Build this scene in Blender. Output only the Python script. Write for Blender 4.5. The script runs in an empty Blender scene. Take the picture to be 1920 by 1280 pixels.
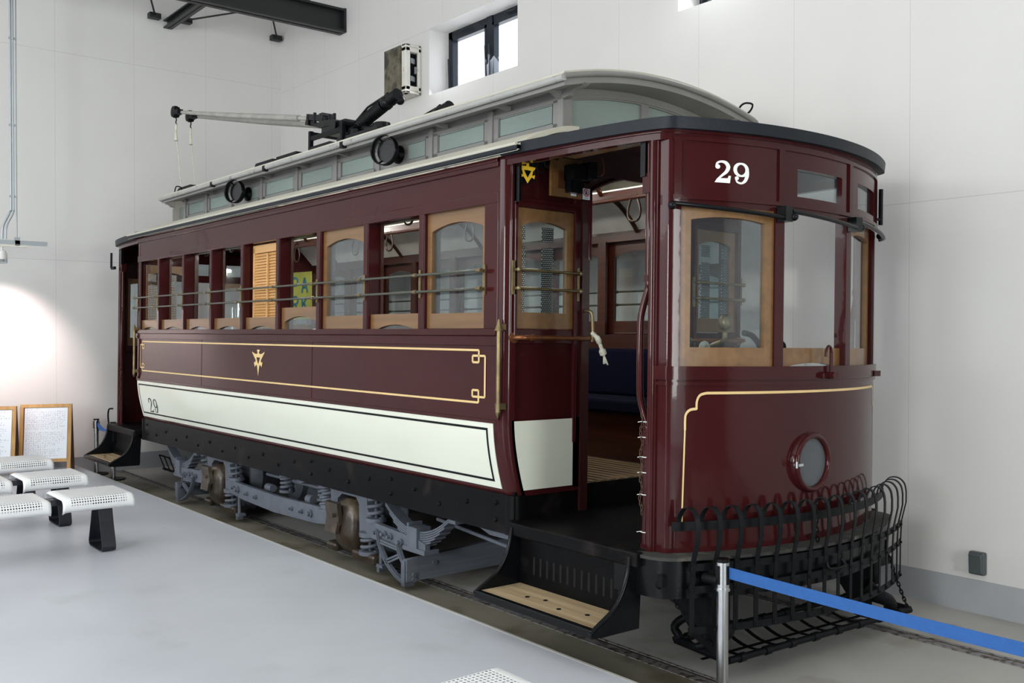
import bpy, bmesh, math, random
from mathutils import Matrix, Vector, Euler

random.seed(29)
SC = bpy.context.scene
COL = SC.collection
PI = math.pi

# ------------------------------------------------------------------ camera, sky, lights, exposure
cam_d = bpy.data.cameras.new('camera'); cam = bpy.data.objects.new('camera', cam_d); COL.objects.link(cam)
cam_d.sensor_width = 36.0; cam_d.lens = 1815 / 1920 * 36.0
cam_d.clip_start = 0.05; cam_d.clip_end = 200
_r = Vector((0.62935989, 0.77711398, 0.0)); _d = Vector((0.00856272, -0.00693467, -0.99993929)); _f = Vector((-0.7770668, 0.62932168, -0.01101861))
_m = Matrix((_r, -_d, -_f)).transposed().to_4x4(); _m.translation = Vector((0, 0, 1.6))
cam.matrix_world = _m
SC.camera = cam
SC.view_settings.view_transform = 'Standard'; SC.view_settings.look = 'None'
SC.view_settings.gamma = 1.0; SC.view_settings.use_curve_mapping = False
SC.view_settings.exposure = 0.02

w = bpy.data.worlds.new('sky'); SC.world = w; w.use_nodes = True
wn = w.node_tree; wn.nodes.clear()
wo = wn.nodes.new('ShaderNodeOutputWorld'); wb = wn.nodes.new('ShaderNodeBackground')
tc = wn.nodes.new('ShaderNodeTexCoord'); sp = wn.nodes.new('ShaderNodeSeparateXYZ'); cr = wn.nodes.new('ShaderNodeValToRGB')
wn.links.new(tc.outputs['Generated'], sp.inputs[0]); wn.links.new(sp.outputs[2], cr.inputs[0])
cr.color_ramp.elements[0].position = 0.0; cr.color_ramp.elements[0].color = (0.95, 0.98, 1.0, 1)
cr.color_ramp.elements[1].position = 0.7; cr.color_ramp.elements[1].color = (0.80, 0.90, 1.0, 1)
wn.links.new(cr.outputs[0], wb.inputs[0]); wb.inputs[1].default_value = 2.6
wn.links.new(wb.outputs[0], wo.inputs[0])

def area_light(name, loc, target, sx, sy, power, color=(1, 1, 1), spread=PI):
    l = bpy.data.lights.new(name, 'AREA'); l.shape = 'RECTANGLE'; l.size = sx; l.size_y = sy
    l.energy = power; l.color = color; l.spread = spread
    o = bpy.data.objects.new(name, l); COL.objects.link(o); o.location = loc
    o.rotation_euler = (Vector(target) - Vector(loc)).to_track_quat('-Z', 'Y').to_euler()
    return o
# daylight through the building's own openings, plus an added overhead fill
area_light('daylight_front_windows', (-6.2, -6.85, 4.4), (-6.2, 5, 1.6), 10.4, 2.0, 250, (0.95, 0.98, 1.0))
area_light('daylight_entrance', (4.9, 2.1, 2.1), (-4, 2.1, 2.1), 1.3, 2.4, 175, (0.97, 1.0, 0.97))
area_light('daylight_side_door', (0.2, -6.95, 2.5), (0.2, 5, 2.5), 2.3, 2.0, 410, (0.95, 1.0, 0.97))
area_light('ceiling_fill_light', (-4.0, -1.6, 6.05), (-4.0, -1.6, 0), 14.0, 6.6, 185, (1.0, 0.985, 0.96))  # added overhead fill to even out walls and floor; no window here
area_light('daylight_back_window', (-7.4, 5.66, 4.25), (-5.2, 2.0, 0.0), 1.3, 0.55, 25, (0.9, 0.95, 1.0))
area_light('daylight_back_window_two', (-4.1, 5.66, 4.25), (-3.0, 3.3, 0.0), 1.3, 0.55, 25, (0.9, 0.95, 1.0))

# ------------------------------------------------------------------ materials
MATS = {}
def mat(name, col, rough=0.5, metal=0.0, coat=0.0, var=0.06, scale=6.0, bump=0.0, bscale=40.0, spec=0.5, dirt=None):
    if name in MATS: return MATS[name]
    m = bpy.data.materials.new(name); m.use_nodes = True; MATS[name] = m
    nt = m.node_tree; b = nt.nodes['Principled BSDF']
    b.inputs['Roughness'].default_value = rough; b.inputs['Metallic'].default_value = metal
    b.inputs['Coat Weight'].default_value = coat; b.inputs['Coat Roughness'].default_value = 0.04
    b.inputs['Specular IOR Level'].default_value = spec
    t = nt.nodes.new('ShaderNodeTexCoord'); n = nt.nodes.new('ShaderNodeTexNoise')
    n.inputs['Scale'].default_value = scale; n.inputs['Detail'].default_value = 5
    nt.links.new(t.outputs['Object'], n.inputs['Vector'])
    r = nt.nodes.new('ShaderNodeValToRGB'); nt.links.new(n.outputs['Fac'], r.inputs[0])
    e = r.color_ramp.elements
    e[0].position = 0.3; e[1].position = 0.7
    e[0].color = tuple(max(0, c * (1 - var)) for c in col) + (1,)
    e[1].color = tuple(min(1, c * (1 + var)) for c in col) + (1,)
    last = r.outputs[0]
    if dirt:
        n2 = nt.nodes.new('ShaderNodeTexNoise'); n2.inputs['Scale'].default_value = dirt[2]; n2.inputs['Detail'].default_value = 8
        nt.links.new(t.outputs['Object'], n2.inputs['Vector'])
        r2 = nt.nodes.new('ShaderNodeValToRGB'); nt.links.new(n2.outputs['Fac'], r2.inputs[0])
        r2.color_ramp.elements[0].position = dirt[1]; r2.color_ramp.elements[1].position = min(1, dirt[1] + 0.12)
        mx = nt.nodes.new('ShaderNodeMix'); mx.data_type = 'RGBA'
        nt.links.new(r2.outputs[0], mx.inputs[0]); nt.links.new(last, mx.inputs[6]); mx.inputs[7].default_value = tuple(dirt[0]) + (1,)
        last = mx.outputs[2]
    nt.links.new(last, b.inputs['Base Color'])
    if bump:
        n3 = nt.nodes.new('ShaderNodeTexNoise'); n3.inputs['Scale'].default_value = bscale; n3.inputs['Detail'].default_value = 3
        nt.links.new(t.outputs['Object'], n3.inputs['Vector'])
        bp = nt.nodes.new('ShaderNodeBump'); bp.inputs['Strength'].default_value = bump; bp.inputs['Distance'].default_value = 0.01
        nt.links.new(n3.outputs['Fac'], bp.inputs['Height']); nt.links.new(bp.outputs[0], b.inputs['Normal'])
        if coat: nt.links.new(bp.outputs[0], b.inputs['Coat Normal'])
    return m

def glass(name, tint=(0.9, 0.95, 0.95), fac=0.12, frost=0.0, col=(0.5, 0.6, 0.6)):
    if name in MATS: return MATS[name]
    m = bpy.data.materials.new(name); m.use_nodes = True; MATS[name] = m
    nt = m.node_tree; nt.nodes.clear()
    o = nt.nodes.new('ShaderNodeOutputMaterial'); tr = nt.nodes.new('ShaderNodeBsdfTransparent'); tr.inputs[0].default_value = tint + (1,)
    gl = nt.nodes.new('ShaderNodeBsdfGlossy'); gl.inputs['Roughness'].default_value = 0.02 + frost * 0.3
    lw = nt.nodes.new('ShaderNodeLayerWeight'); lw.inputs[0].default_value = 0.5
    fr = nt.nodes.new('ShaderNodeMath'); fr.operation = 'POWER'; fr.inputs[1].default_value = 4.0; nt.links.new(lw.outputs['Facing'], fr.inputs[0])
    ad = nt.nodes.new('ShaderNodeMath'); ad.operation = 'ADD'; ad.inputs[1].default_value = fac; ad.use_clamp = True
    nt.links.new(fr.outputs[0], ad.inputs[0])
    mx = nt.nodes.new('ShaderNodeMixShader'); nt.links.new(ad.outputs[0], mx.inputs[0]); nt.links.new(tr.outputs[0], mx.inputs[1]); nt.links.new(gl.outputs[0], mx.inputs[2])
    last = mx
    if frost:
        df = nt.nodes.new('ShaderNodeBsdfDiffuse'); df.inputs[0].default_value = col + (1,)
        n = nt.nodes.new('ShaderNodeTexNoise'); n.inputs['Scale'].default_value = 8
        cr_ = nt.nodes.new('ShaderNodeMapRange'); cr_.inputs[3].default_value = frost - 0.06; cr_.inputs[4].default_value = frost + 0.06
        nt.links.new(n.outputs['Fac'], cr_.inputs[0])
        tl_ = nt.nodes.new('ShaderNodeBsdfTranslucent'); tl_.inputs[0].default_value = tuple(min(1, c * 0.9) for c in col) + (1,)
        dm = nt.nodes.new('ShaderNodeMixShader'); dm.inputs[0].default_value = 0.45; nt.links.new(df.outputs[0], dm.inputs[1]); nt.links.new(tl_.outputs[0], dm.inputs[2])
        m2 = nt.nodes.new('ShaderNodeMixShader'); nt.links.new(cr_.outputs[0], m2.inputs[0]); nt.links.new(mx.outputs[0], m2.inputs[1]); nt.links.new(dm.outputs[0], m2.inputs[2])
        last = m2
    nt.links.new(last.outputs[0], o.inputs[0])
    return m

def wood(name, c1, c2, rough=0.5, axis='X', scale=1.0, coat=0.0):
    if name in MATS: return MATS[name]
    m = bpy.data.materials.new(name); m.use_nodes = True; MATS[name] = m
    nt = m.node_tree; b = nt.nodes['Principled BSDF']; b.inputs['Roughness'].default_value = rough; b.inputs['Coat Weight'].default_value = coat
    t = nt.nodes.new('ShaderNodeTexCoord'); mp = nt.nodes.new('ShaderNodeMapping'); n = nt.nodes.new('ShaderNodeTexNoise')
    s = {'X': (2, 40, 40), 'Z': (40, 40, 2), 'Y': (40, 2, 40)}[axis]
    mp.inputs['Scale'].default_value = tuple(v * scale for v in s)
    nt.links.new(t.outputs['Object'], mp.inputs[0]); nt.links.new(mp.outputs[0], n.inputs['Vector']); n.inputs['Detail'].default_value = 4; n.inputs['Scale'].default_value = 1
    r = nt.nodes.new('ShaderNodeValToRGB'); r.color_ramp.elements[0].position = 0.3; r.color_ramp.elements[1].position = 0.7
    r.color_ramp.elements[0].color = tuple(c1) + (1,); r.color_ramp.elements[1].color = tuple(c2) + (1,)
    nt.links.new(n.outputs['Fac'], r.inputs[0]); nt.links.new(r.outputs[0], b.inputs['Base Color'])
    return m

def panel_wall(name, col, vs, hz, axis, bscale=2.0):
    """white wall boards with thin vertical joints at the positions vs and horizontal joints at hz"""
    m = bpy.data.materials.new(name); m.use_nodes = True
    nt = m.node_tree; b = nt.nodes['Principled BSDF']; b.inputs['Roughness'].default_value = 0.55
    t = nt.nodes.new('ShaderNodeTexCoord'); sp = nt.nodes.new('ShaderNodeSeparateXYZ'); nt.links.new(t.outputs['Object'], sp.inputs[0])
    prev = None
    def line(sock, pos, wd, period=None):
        src = sock
        if period:
            su = nt.nodes.new('ShaderNodeMath'); su.operation = 'SUBTRACT'; nt.links.new(src, su.inputs[0]); su.inputs[1].default_value = pos - period / 2
            mo = nt.nodes.new('ShaderNodeMath'); mo.operation = 'FLOORED_MODULO'; nt.links.new(su.outputs[0], mo.inputs[0]); mo.inputs[1].default_value = period
            src = mo.outputs[0]; pos = period / 2
        c = nt.nodes.new('ShaderNodeMath'); c.operation = 'COMPARE'; nt.links.new(src, c.inputs[0]); c.inputs[1].default_value = pos; c.inputs[2].default_value = wd
        return c.outputs[0]
    outs = [line(sp.outputs['X' if axis == 'X' else 'Y'], vs[0], 0.0022, vs[1])]
    outs += [line(sp.outputs['Z'], h, 0.0028) for h in hz]
    cur = outs[0]
    for o_ in outs[1:]:
        mx = nt.nodes.new('ShaderNodeMath'); mx.operation = 'MAXIMUM'; nt.links.new(cur, mx.inputs[0]); nt.links.new(o_, mx.inputs[1]); cur = mx.outputs[0]
    n = nt.nodes.new('ShaderNodeTexNoise'); n.inputs['Scale'].default_value = bscale; n.inputs['Detail'].default_value = 6; nt.links.new(t.outputs['Object'], n.inputs['Vector'])
    r = nt.nodes.new('ShaderNodeValToRGB'); nt.links.new(n.outputs['Fac'], r.inputs[0])
    r.color_ramp.elements[0].position = .3; r.color_ramp.elements[1].position = .7
    r.color_ramp.elements[0].color = tuple(c * .965 for c in col) + (1,); r.color_ramp.elements[1].color = tuple(col) + (1,)
    mix = nt.nodes.new('ShaderNodeMix'); mix.data_type = 'RGBA'; nt.links.new(cur, mix.inputs[0]); nt.links.new(r.outputs[0], mix.inputs[6])
    mix.inputs[7].default_value = tuple(c * .8 for c in col) + (1,)
    nt.links.new(mix.outputs[2], b.inputs['Base Color'])
    return m

MAROON = mat('maroon_gloss_paint', (0.042, 0.0072, 0.0082), 0.13, 0, 0.28, 0.10, 3, 0.05, 9, 0.08)
MAROON2 = mat('maroon_interior_paint', (0.030, 0.006, 0.006), 0.35, 0, 0.3, 0.1, 4)
REDWOOD = wood('red_stained_wood', (0.028, 0.006, 0.003), (0.055, 0.012, 0.005), 0.3, 'X', 1, .5)
CREAM = mat('cream_paint', (0.70, 0.72, 0.62), 0.3, 0, 0.35, 0.02, 1.2)
GOLD = mat('pale_gold_paint', (0.70, 0.50, 0.22), 0.4, 0.0, 0.1, 0.05)
YELLOW = mat('bright_yellow_paint', (0.85, 0.55, 0.03), 0.4)
BLACK = mat('black_gloss_paint', (0.0035, 0.004, 0.005), 0.28, 0, 0.08, 0.3, 8, 0.06, 60, .15)
BLACKM = mat('black_matt_metal', (0.0055, 0.006, 0.0072), 0.45, 0.0, 0, 0.3, 20, 0.08, 80, .12)
SILLB = mat('worn_black_paint', (0.0035, 0.0035, 0.004), 0.38, 0, 0.0, 0.3, 6, 0.06, 60, 0.09, ((0.016, 0.013, 0.012), 0.60, 5))
WHITEP = mat('white_paint', (0.86, 0.87, 0.84), 0.35)
TAN = wood('tan_varnished_wood', (0.14, 0.068, 0.022), (0.20, 0.10, 0.034), 0.38, 'X', .6, .3)
ORANGE = wood('orange_blind_wood', (0.60, 0.33, 0.12), (0.70, 0.42, 0.18), 0.5, 'X', .6)
STEPW = wood('worn_step_board', (0.25, 0.17, 0.09), (0.45, 0.34, 0.20), 0.75, 'X', .7)
FLOORW = wood('dusty_floor_slats', (0.10, 0.06, 0.03), (0.2, 0.13, 0.07), 0.7, 'X', 1.2)
ROOFC = mat('cream_grey_roof_canvas', (0.47, 0.45, 0.38), 0.75, 0, 0, 0.08, 5, .15, 60)
ROOFG = mat('grey_roof_paint', (0.19, 0.185, 0.18), 0.5, 0, 0.05, 0.08, 5, .05, 30)
GUTTER = mat('dark_blue_grey_trim', (0.010, 0.013, 0.018), 0.45, 0, 0.0, 0.15, 8, .1, 50, .2)
TRUCKG = mat('blue_grey_truck_paint', (0.105, 0.118, 0.145), 0.55, 0, 0.0, 0.14, 12, 0.15, 50, .4, ((0.05, 0.045, 0.045), 0.68, 9))
TRUCKD = mat('dark_grey_truck_paint', (0.07, 0.08, 0.10), 0.6, 0, 0.0, 0.15, 12, 0.15, 50)
RUSTY = mat('oily_rusted_cast_iron', (0.045, 0.032, 0.022), 0.35, 0.2, 0.1, 0.35, 7, 0.3, 25, .5, ((0.15, 0.12, 0.08), 0.55, 5))
BOARDG = wood('grey_painted_timber', (0.10, 0.11, 0.14), (0.16, 0.18, 0.21), 0.7, 'Y', .7)
BRASS = mat('aged_brass', (0.22, 0.165, 0.085), 0.38, 0.8, 0, 0.25, 18)
COPPER = mat('copper_brown_pipe', (0.20, 0.075, 0.03), 0.35, 0.7, 0, 0.2, 14)
RAILG = mat('grey_green_guard_rail', (0.10, 0.105, 0.085), 0.4, 0.6)
WHITEC = mat('white_headlining', (0.86, 0.86, 0.80), 0.6)
LEATHER = mat('dark_brown_leather', (0.035, 0.014, 0.008), 0.5)
BLUEC = mat('blue_black_seat_cloth', (0.002, 0.003, 0.014), 0.9, spec=.1)
ROPE = mat('off_white_rope', (0.6, 0.58, 0.48), 0.9, 0, 0, .15, 50, .5, 200)
TEALROPE = mat('teal_cord', (0.05, 0.35, 0.28), 0.7)
CHROME = mat('brushed_stainless_steel', (0.55, 0.56, 0.57), 0.27, 1.0, 0, 0.05, 20)
BLUEBELT = mat('blue_woven_belt', (0.014, 0.095, 0.33), 0.65, 0, 0, .06, 30, .3, 300)
BENCHB = mat('black_flat_steel', (0.012, 0.014, 0.022), 0.4)
OAK = wood('oak_easel_wood', (0.36, 0.19, 0.055), (0.52, 0.30, 0.10), 0.5, 'Z', .6)
DARKOAK = wood('dark_brown_board', (0.09, 0.035, 0.012), (0.13, 0.05, 0.018), 0.6, 'Z', .6)  # darker brown wood of the board and back frame
PAPER = mat('white_paper', (0.76, 0.80, 0.86), 0.7, 0, 0, .02)
INK = mat('blue_black_ink', (0.05, 0.055, 0.08), 0.8)
STEELB = mat('black_structural_steel', (0.010, 0.011, 0.012), 0.45)
GALV = mat('galvanised_steel', (0.38, 0.42, 0.45), 0.4, 0.6)
DARKGREY = mat('dark_grey_plastic', (0.06, 0.07, 0.075), 0.4)
POLEG = mat('pale_grey_pole_paint', (0.30, 0.29, 0.27), 0.5, 0, 0, .15, 12)
RAILM = mat('scuffed_rail_steel', (0.20, 0.19, 0.19), 0.5, 0.3, 0, 0.3, 30, 0.3, 60, .5, ((0.05, 0.028, 0.018), 0.5, 26))
CLEAR = glass('clear_window_glass', (0.92, 0.95, 0.95), 0.05)
HAZY = glass('hazy_old_window_glass', (0.88, 0.93, 0.94), 0.04, 0.07, (0.28, 0.31, 0.34))
FROST = glass('frosted_teal_glass', (0.7, 0.8, 0.78), 0.08, 0.80, (0.33, 0.385, 0.375))
LAMPG = glass('grey_lamp_glass', (0.6, 0.65, 0.68), 0.08, 0.62, (0.22, 0.25, 0.27))

def dotted(name, pitch=0.0125, rad=0.27):
    m = bpy.data.materials.new(name); m.use_nodes = True; nt = m.node_tree
    t = nt.nodes.new('ShaderNodeTexCoord'); sp = nt.nodes.new('ShaderNodeSeparateXYZ'); nt.links.new(t.outputs['Object'], sp.inputs[0])
    def M(op, a, bb=None):
        n = nt.nodes.new('ShaderNodeMath'); n.operation = op
        for i, v in enumerate((a, bb)):
            if v is None: continue
            if isinstance(v, (int, float)): n.inputs[i].default_value = v
            else: nt.links.new(v, n.inputs[i])
        return n.outputs[0]
    vv = M('DIVIDE', sp.outputs[2], pitch * .87); uu = M('ADD', M('DIVIDE', sp.outputs[1], pitch), M('MULTIPLY', M('FLOOR', vv), 0.5))
    fu = M('SUBTRACT', M('FRACT', uu), 0.5); fv = M('SUBTRACT', M('FRACT', vv), 0.5)
    dot = M('LESS_THAN', M('SQRT', M('ADD', M('MULTIPLY', fu, fu), M('MULTIPLY', fv, fv))), rad)
    b = nt.nodes['Principled BSDF']; b.inputs['Roughness'].default_value = .6
    mx = nt.nodes.new('ShaderNodeMix'); mx.data_type = 'RGBA'; nt.links.new(dot, mx.inputs[0]); mx.inputs[6].default_value = (.03, .017, .012, 1); mx.inputs[7].default_value = (.9, .9, .84, 1)
    nt.links.new(mx.outputs[2], b.inputs['Base Color'])
    return m
def perforated(name, col, pitch, rad, axes, metal=0.3, see=True, holecol=(0.02, 0.02, 0.03), uv=False, stagger=True):
    m = bpy.data.materials.new(name); m.use_nodes = True
    nt = m.node_tree; b = nt.nodes['Principled BSDF']; b.inputs['Base Color'].default_value = tuple(col) + (1,)
    b.inputs['Roughness'].default_value = 0.4; b.inputs['Metallic'].default_value = metal
    t = nt.nodes.new('ShaderNodeTexCoord'); sp = nt.nodes.new('ShaderNodeSeparateXYZ'); nt.links.new(t.outputs['UV' if uv else 'Object'], sp.inputs[0])
    def M(op, a, bb=None, c=None):
        n = nt.nodes.new('ShaderNodeMath'); n.operation = op
        for i, v in enumerate((a, bb, c)):
            if v is None: continue
            if isinstance(v, (int, float)): n.inputs[i].default_value = v
            else: nt.links.new(v, n.inputs[i])
        return n.outputs[0]
    U = sp.outputs[axes[0]]; V = sp.outputs[axes[1]]
    vv = M('DIVIDE', V, pitch); uu = M('DIVIDE', U, pitch)
    if stagger:
        row = M('FLOOR', vv); off = M('MULTIPLY', row, 0.5); uu = M('ADD', uu, off)
    fu = M('SUBTRACT', M('FRACT', uu), 0.5); fv = M('SUBTRACT', M('FRACT', vv), 0.5)
    d = M('SQRT', M('ADD', M('MULTIPLY', fu, fu), M('MULTIPLY', fv, fv)))
    hole = M('LESS_THAN', d, rad)
    if uv:   # holes only inside the perforated field
        a = M('GREATER_THAN', U, 0.055); a2 = M('LESS_THAN', U, 0.405); hole = M('MULTIPLY', hole, M('MULTIPLY', a, a2))
        a = M('GREATER_THAN', V, 0.05); a2 = M('LESS_THAN', V, 0.50); hole = M('MULTIPLY', hole, M('MULTIPLY', a, a2))
    o = nt.nodes['Material Output']; tr = nt.nodes.new('ShaderNodeBsdfTransparent')
    mx = nt.nodes.new('ShaderNodeMixShader'); nt.links.new(hole, mx.inputs[0]); nt.links.new(b.outputs[0], mx.inputs[1]); nt.links.new(tr.outputs[0], mx.inputs[2])
    nt.links.new(mx.outputs[0], o.inputs[0])
    return m
DOTS = dotted('white_dot_screen')
PERF = perforated('perforated_dark_screen', (0.05, 0.02, 0.015), 0.016, 0.33, (0, 2))
PERFY = perforated('perforated_dark_screen_end', (0.05, 0.02, 0.015), 0.016, 0.33, (1, 2))
PERFW = perforated('white_perforated_steel', (0.86, 0.87, 0.88), 0.0165, 0.31, (0, 1), 0.0, uv=True, stagger=False)

# ------------------------------------------------------------------ mesh builder
LEAN = math.radians(0.85); PV = (3.1, 0.7)
def lean(p):
    dy = p[1] - PV[0]; dz = p[2] - PV[1]; c, s = math.cos(LEAN), math.sin(LEAN)
    return (p[0], PV[0] + dy * c + dz * s, PV[1] + dz * c - dy * s)

class MB:
    def __init__(s): s.v = []; s.f = []; s.mi = []; s.sm = []; s.uv = []; s.cur = 0
    def add(s, vs, fs, smooth=False, uvs=None):
        n = len(s.v); s.v += [tuple(p) for p in vs]
        for k, f in enumerate(fs):
            s.f.append([i + n for i in f]); s.mi.append(s.cur); s.sm.append(smooth)
            s.uv.append(uvs[k] if uvs else None)
        return s
    def m(s, i): s.cur = i; return s
    def box(s, x0, x1, y0, y1, z0, z1):
        vs = [(x, y, z) for x in (x0, x1) for y in (y0, y1) for z in (z0, z1)]
        return s.add(vs, [(0, 1, 3, 2), (4, 6, 7, 5), (0, 4, 5, 1), (2, 3, 7, 6), (0, 2, 6, 4), (1, 5, 7, 3)])
    def obox(s, c, size, rot=(0, 0, 0)):
        R = Euler(rot).to_matrix(); vs = []
        for a in (-.5, .5):
            for b in (-.5, .5):
                for d in (-.5, .5): vs.append(tuple(Vector(c) + R @ Vector((a * size[0], b * size[1], d * size[2]))))
        return s.add(vs, [(0, 1, 3, 2), (4, 6, 7, 5), (0, 4, 5, 1), (2, 3, 7, 6), (0, 2, 6, 4), (1, 5, 7, 3)])
    def tube(s, pts, r, n=10, cap=True, r2=None):
        pts = [Vector(p) for p in pts]; rings = []; N = len(pts)
        rs = r if isinstance(r, (list, tuple)) else [r] * N
        up = None
        for i, p in enumerate(pts):
            t = (pts[min(i + 1, N - 1)] - pts[max(i - 1, 0)])
            if t.length < 1e-9: t = Vector((0, 0, 1))
            t.normalize()
            if up is None:
                up = Vector((0, 0, 1)) if abs(t.z) < .9 else Vector((1, 0, 0))
            a = t.cross(up); a.normalize(); b = a.cross(t); b.normalize(); up = b
            rings.append([p + (a * math.cos(2 * PI * k / n) + b * math.sin(2 * PI * k / n)) * rs[i] for k in range(n)])
        vs = [v for ring in rings for v in ring]; fs = []
        for i in range(N - 1):
            for k in range(n):
                fs.append((i * n + k, i * n + (k + 1) % n, (i + 1) * n + (k + 1) % n, (i + 1) * n + k))
        s.add(vs, fs, True)
        if cap:
            s.add(rings[0], [tuple(range(n - 1, -1, -1))]); s.add(rings[-1], [tuple(range(n))])
        return s
    def cyl(s, a, b, r, r2=None, n=16): return s.tube([a, b], [r, r if r2 is None else r2], n)
    def sphere(s, c, r, n=10, sc=(1, 1, 1)):
        vs = []; fs = []
        for i in range(n + 1):
            th = PI * i / n
            for k in range(n * 2):
                ph = PI * k / n
                vs.append((c[0] + r * sc[0] * math.sin(th) * math.cos(ph), c[1] + r * sc[1] * math.sin(th) * math.sin(ph), c[2] + r * sc[2] * math.cos(th)))
        for i in range(n):
            for k in range(n * 2):
                a = i * 2 * n + k; b = i * 2 * n + (k + 1) % (2 * n)
                fs.append((a, b, b + 2 * n, a + 2 * n))
        return s.add(vs, fs, True)
    def prism(s, poly, fn, d0, d1, smooth=False):
        """poly = 2-D outline; fn(a, b, d) -> xyz; extruded from d0 to d1"""
        n = len(poly); vs = [fn(a, b, d0) for a, b in poly] + [fn(a, b, d1) for a, b in poly]
        s.add(vs, [tuple(range(n - 1, -1, -1)), tuple(range(n, 2 * n))])
        return s.add(vs, [(i, (i + 1) % n, n + (i + 1) % n, n + i) for i in range(n)], smooth)
    def grid(s, P, smooth=True, uvs=None):
        """P[i][j] points"""
        a = len(P); b = len(P[0]); vs = [p for row in P for p in row]; fs = []; uu = []
        for i in range(a - 1):
            for j in range(b - 1):
                fs.append((i * b + j, i * b + j + 1, (i + 1) * b + j + 1, (i + 1) * b + j))
                if uvs: uu.append([uvs[i][j], uvs[i][j + 1], uvs[i + 1][j + 1], uvs[i + 1][j]])
        return s.add(vs, fs, smooth, uu if uvs else None)
    def slab(s, P, Q, smooth=True):
        """closed shell between two equal grids P and Q"""
        s.grid(P, smooth); s.grid([list(reversed(r)) for r in Q], smooth)
        a = len(P); b = len(P[0])
        for j in range(b - 1):
            s.add([P[0][j], P[0][j + 1], Q[0][j + 1], Q[0][j]], [(0, 1, 2, 3)]); s.add([P[-1][j], P[-1][j + 1], Q[-1][j + 1], Q[-1][j]], [(3, 2, 1, 0)])
        for i in range(a - 1):
            s.add([P[i][0], P[i + 1][0], Q[i + 1][0], Q[i][0]], [(3, 2, 1, 0)]); s.add([P[i][-1], P[i + 1][-1], Q[i + 1][-1], Q[i][-1]], [(0, 1, 2, 3)])
        return s
    def spring(s, c, r, wr, z0, z1, turns, n=8):
        k = int(turns * 14); pts = [(c[0] + r * math.cos(2 * PI * turns * i / k), c[1] + r * math.sin(2 * PI * turns * i / k), z0 + (z1 - z0) * i / k) for i in range(k + 1)]
        return s.tube(pts, wr, n)
    def build(s, name, mats, parent=None, body=False, bevel=0.0, T=None, weld=False, label=None, autosm=False):
        me = bpy.data.meshes.new(name)
        vs = s.v
        if T: vs = [T(p) for p in vs]
        if body: vs = [lean(p) for p in vs]
        org = Vector((0, 0, 0))
        me.from_pydata(vs, [], s.f)
        if not isinstance(mats, (list, tuple)): mats = [mats]
        for m in mats: me.materials.append(m)
        for p, mi, sm in zip(me.polygons, s.mi, s.sm): p.material_index = mi; p.use_smooth = sm
        if any(u for u in s.uv):
            ul = me.uv_layers.new(name='uv')
            for p, u in zip(me.polygons, s.uv):
                if u:
                    for li, c in zip(p.loop_indices, u): ul.data[li].uv = c
        bm = bmesh.new(); bm.from_mesh(me)
        if weld: bmesh.ops.remove_doubles(bm, verts=bm.verts, dist=1e-5)
        bmesh.ops.recalc_face_normals(bm, faces=bm.faces); bm.to_mesh(me); bm.free()
        o = bpy.data.objects.new(name, me); COL.objects.link(o)
        if parent: o.parent = parent
        if bevel:
            b = o.modifiers.new('bevel', 'BEVEL'); b.width = bevel; b.segments = 2; b.limit_method = 'ANGLE'; b.angle_limit = math.radians(40)
        if label: o['label'] = label
        return o

def thing(name, label, cat, loc=(0, 0, 0), rz=0.0, group=None):
    o = bpy.data.objects.new(name, None); COL.objects.link(o); o.location = loc; o.rotation_euler = (0, 0, rz); o.empty_display_size = .1
    o['label'] = label; o['category'] = cat
    if group: o['group'] = group
    return o
def tag(o, label, cat, group=None):
    o['label'] = label; o['category'] = cat
    if group: o['group'] = group
    return o
def struct(o): o['kind'] = 'structure'; return o
def center_origin(o, p):
    """move the origin of a mesh object to point p without moving the mesh"""
    o.data.transform(Matrix.Translation(-Vector(p))); o.location = p; return o

# ------------------------------------------------------------------ the hall
XL, YB, ZC = -11.45, 5.49, 6.2
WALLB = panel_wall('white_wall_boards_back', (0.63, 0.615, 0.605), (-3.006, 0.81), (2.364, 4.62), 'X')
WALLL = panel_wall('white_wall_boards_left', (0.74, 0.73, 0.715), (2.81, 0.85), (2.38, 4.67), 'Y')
FLOORG = mat('pale_grey_floor_paint', (0.55, 0.57, 0.625), 0.38, 0, 0.0, 0.05, 1.5, 0.03, 12, .45, ((0.50, 0.52, 0.56), 0.60, 2.2))
BEDM = mat('stained_track_bed_concrete', (0.37, 0.36, 0.34), 0.6, 0, 0, 0.1, 1.6, 0.05, 25, .4, ((0.26, 0.24, 0.2), 0.58, 1.7))
BASEG = mat('grey_base_paint', (0.33, 0.34, 0.36), 0.55, 0, 0, 0.06, 3)
CEILM = mat('white_ceiling_paint', (0.6, 0.6, 0.58), 0.8)

b = MB(); b.box(XL - .2, 7.0, -7.2, 3.0, -0.12, 0.10); struct(b.build('floor', FLOORG))
b = MB(); b.box(XL - .2, 7.0, 3.0, YB + .2, -0.12, 0.0); struct(b.build('floor', BEDM))
b = MB(); b.box(XL, 7.0, 3.004, 3.42, -0.05, 0.0012); struct(b.build('floor', mat('oil_stained_gutter_concrete', (0.20, 0.185, 0.145), .55, 0, 0, .12, 2, .05, 20, .4, ((0.11, 0.095, 0.065), .52, 2.2))))
# edging strip of the raised floor
b = MB(); b.box(XL, 7.0, 2.988, 3.004, 0.09, 0.1015); struct(b.build('trim_1', mat('pale_edge_angle', (0.5, 0.49, 0.45), .5)))
b = MB(); b.box(XL - .2, XL, -7.2, YB, -0.1, ZC); struct(b.build('wall_left', WALLL))
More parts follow.
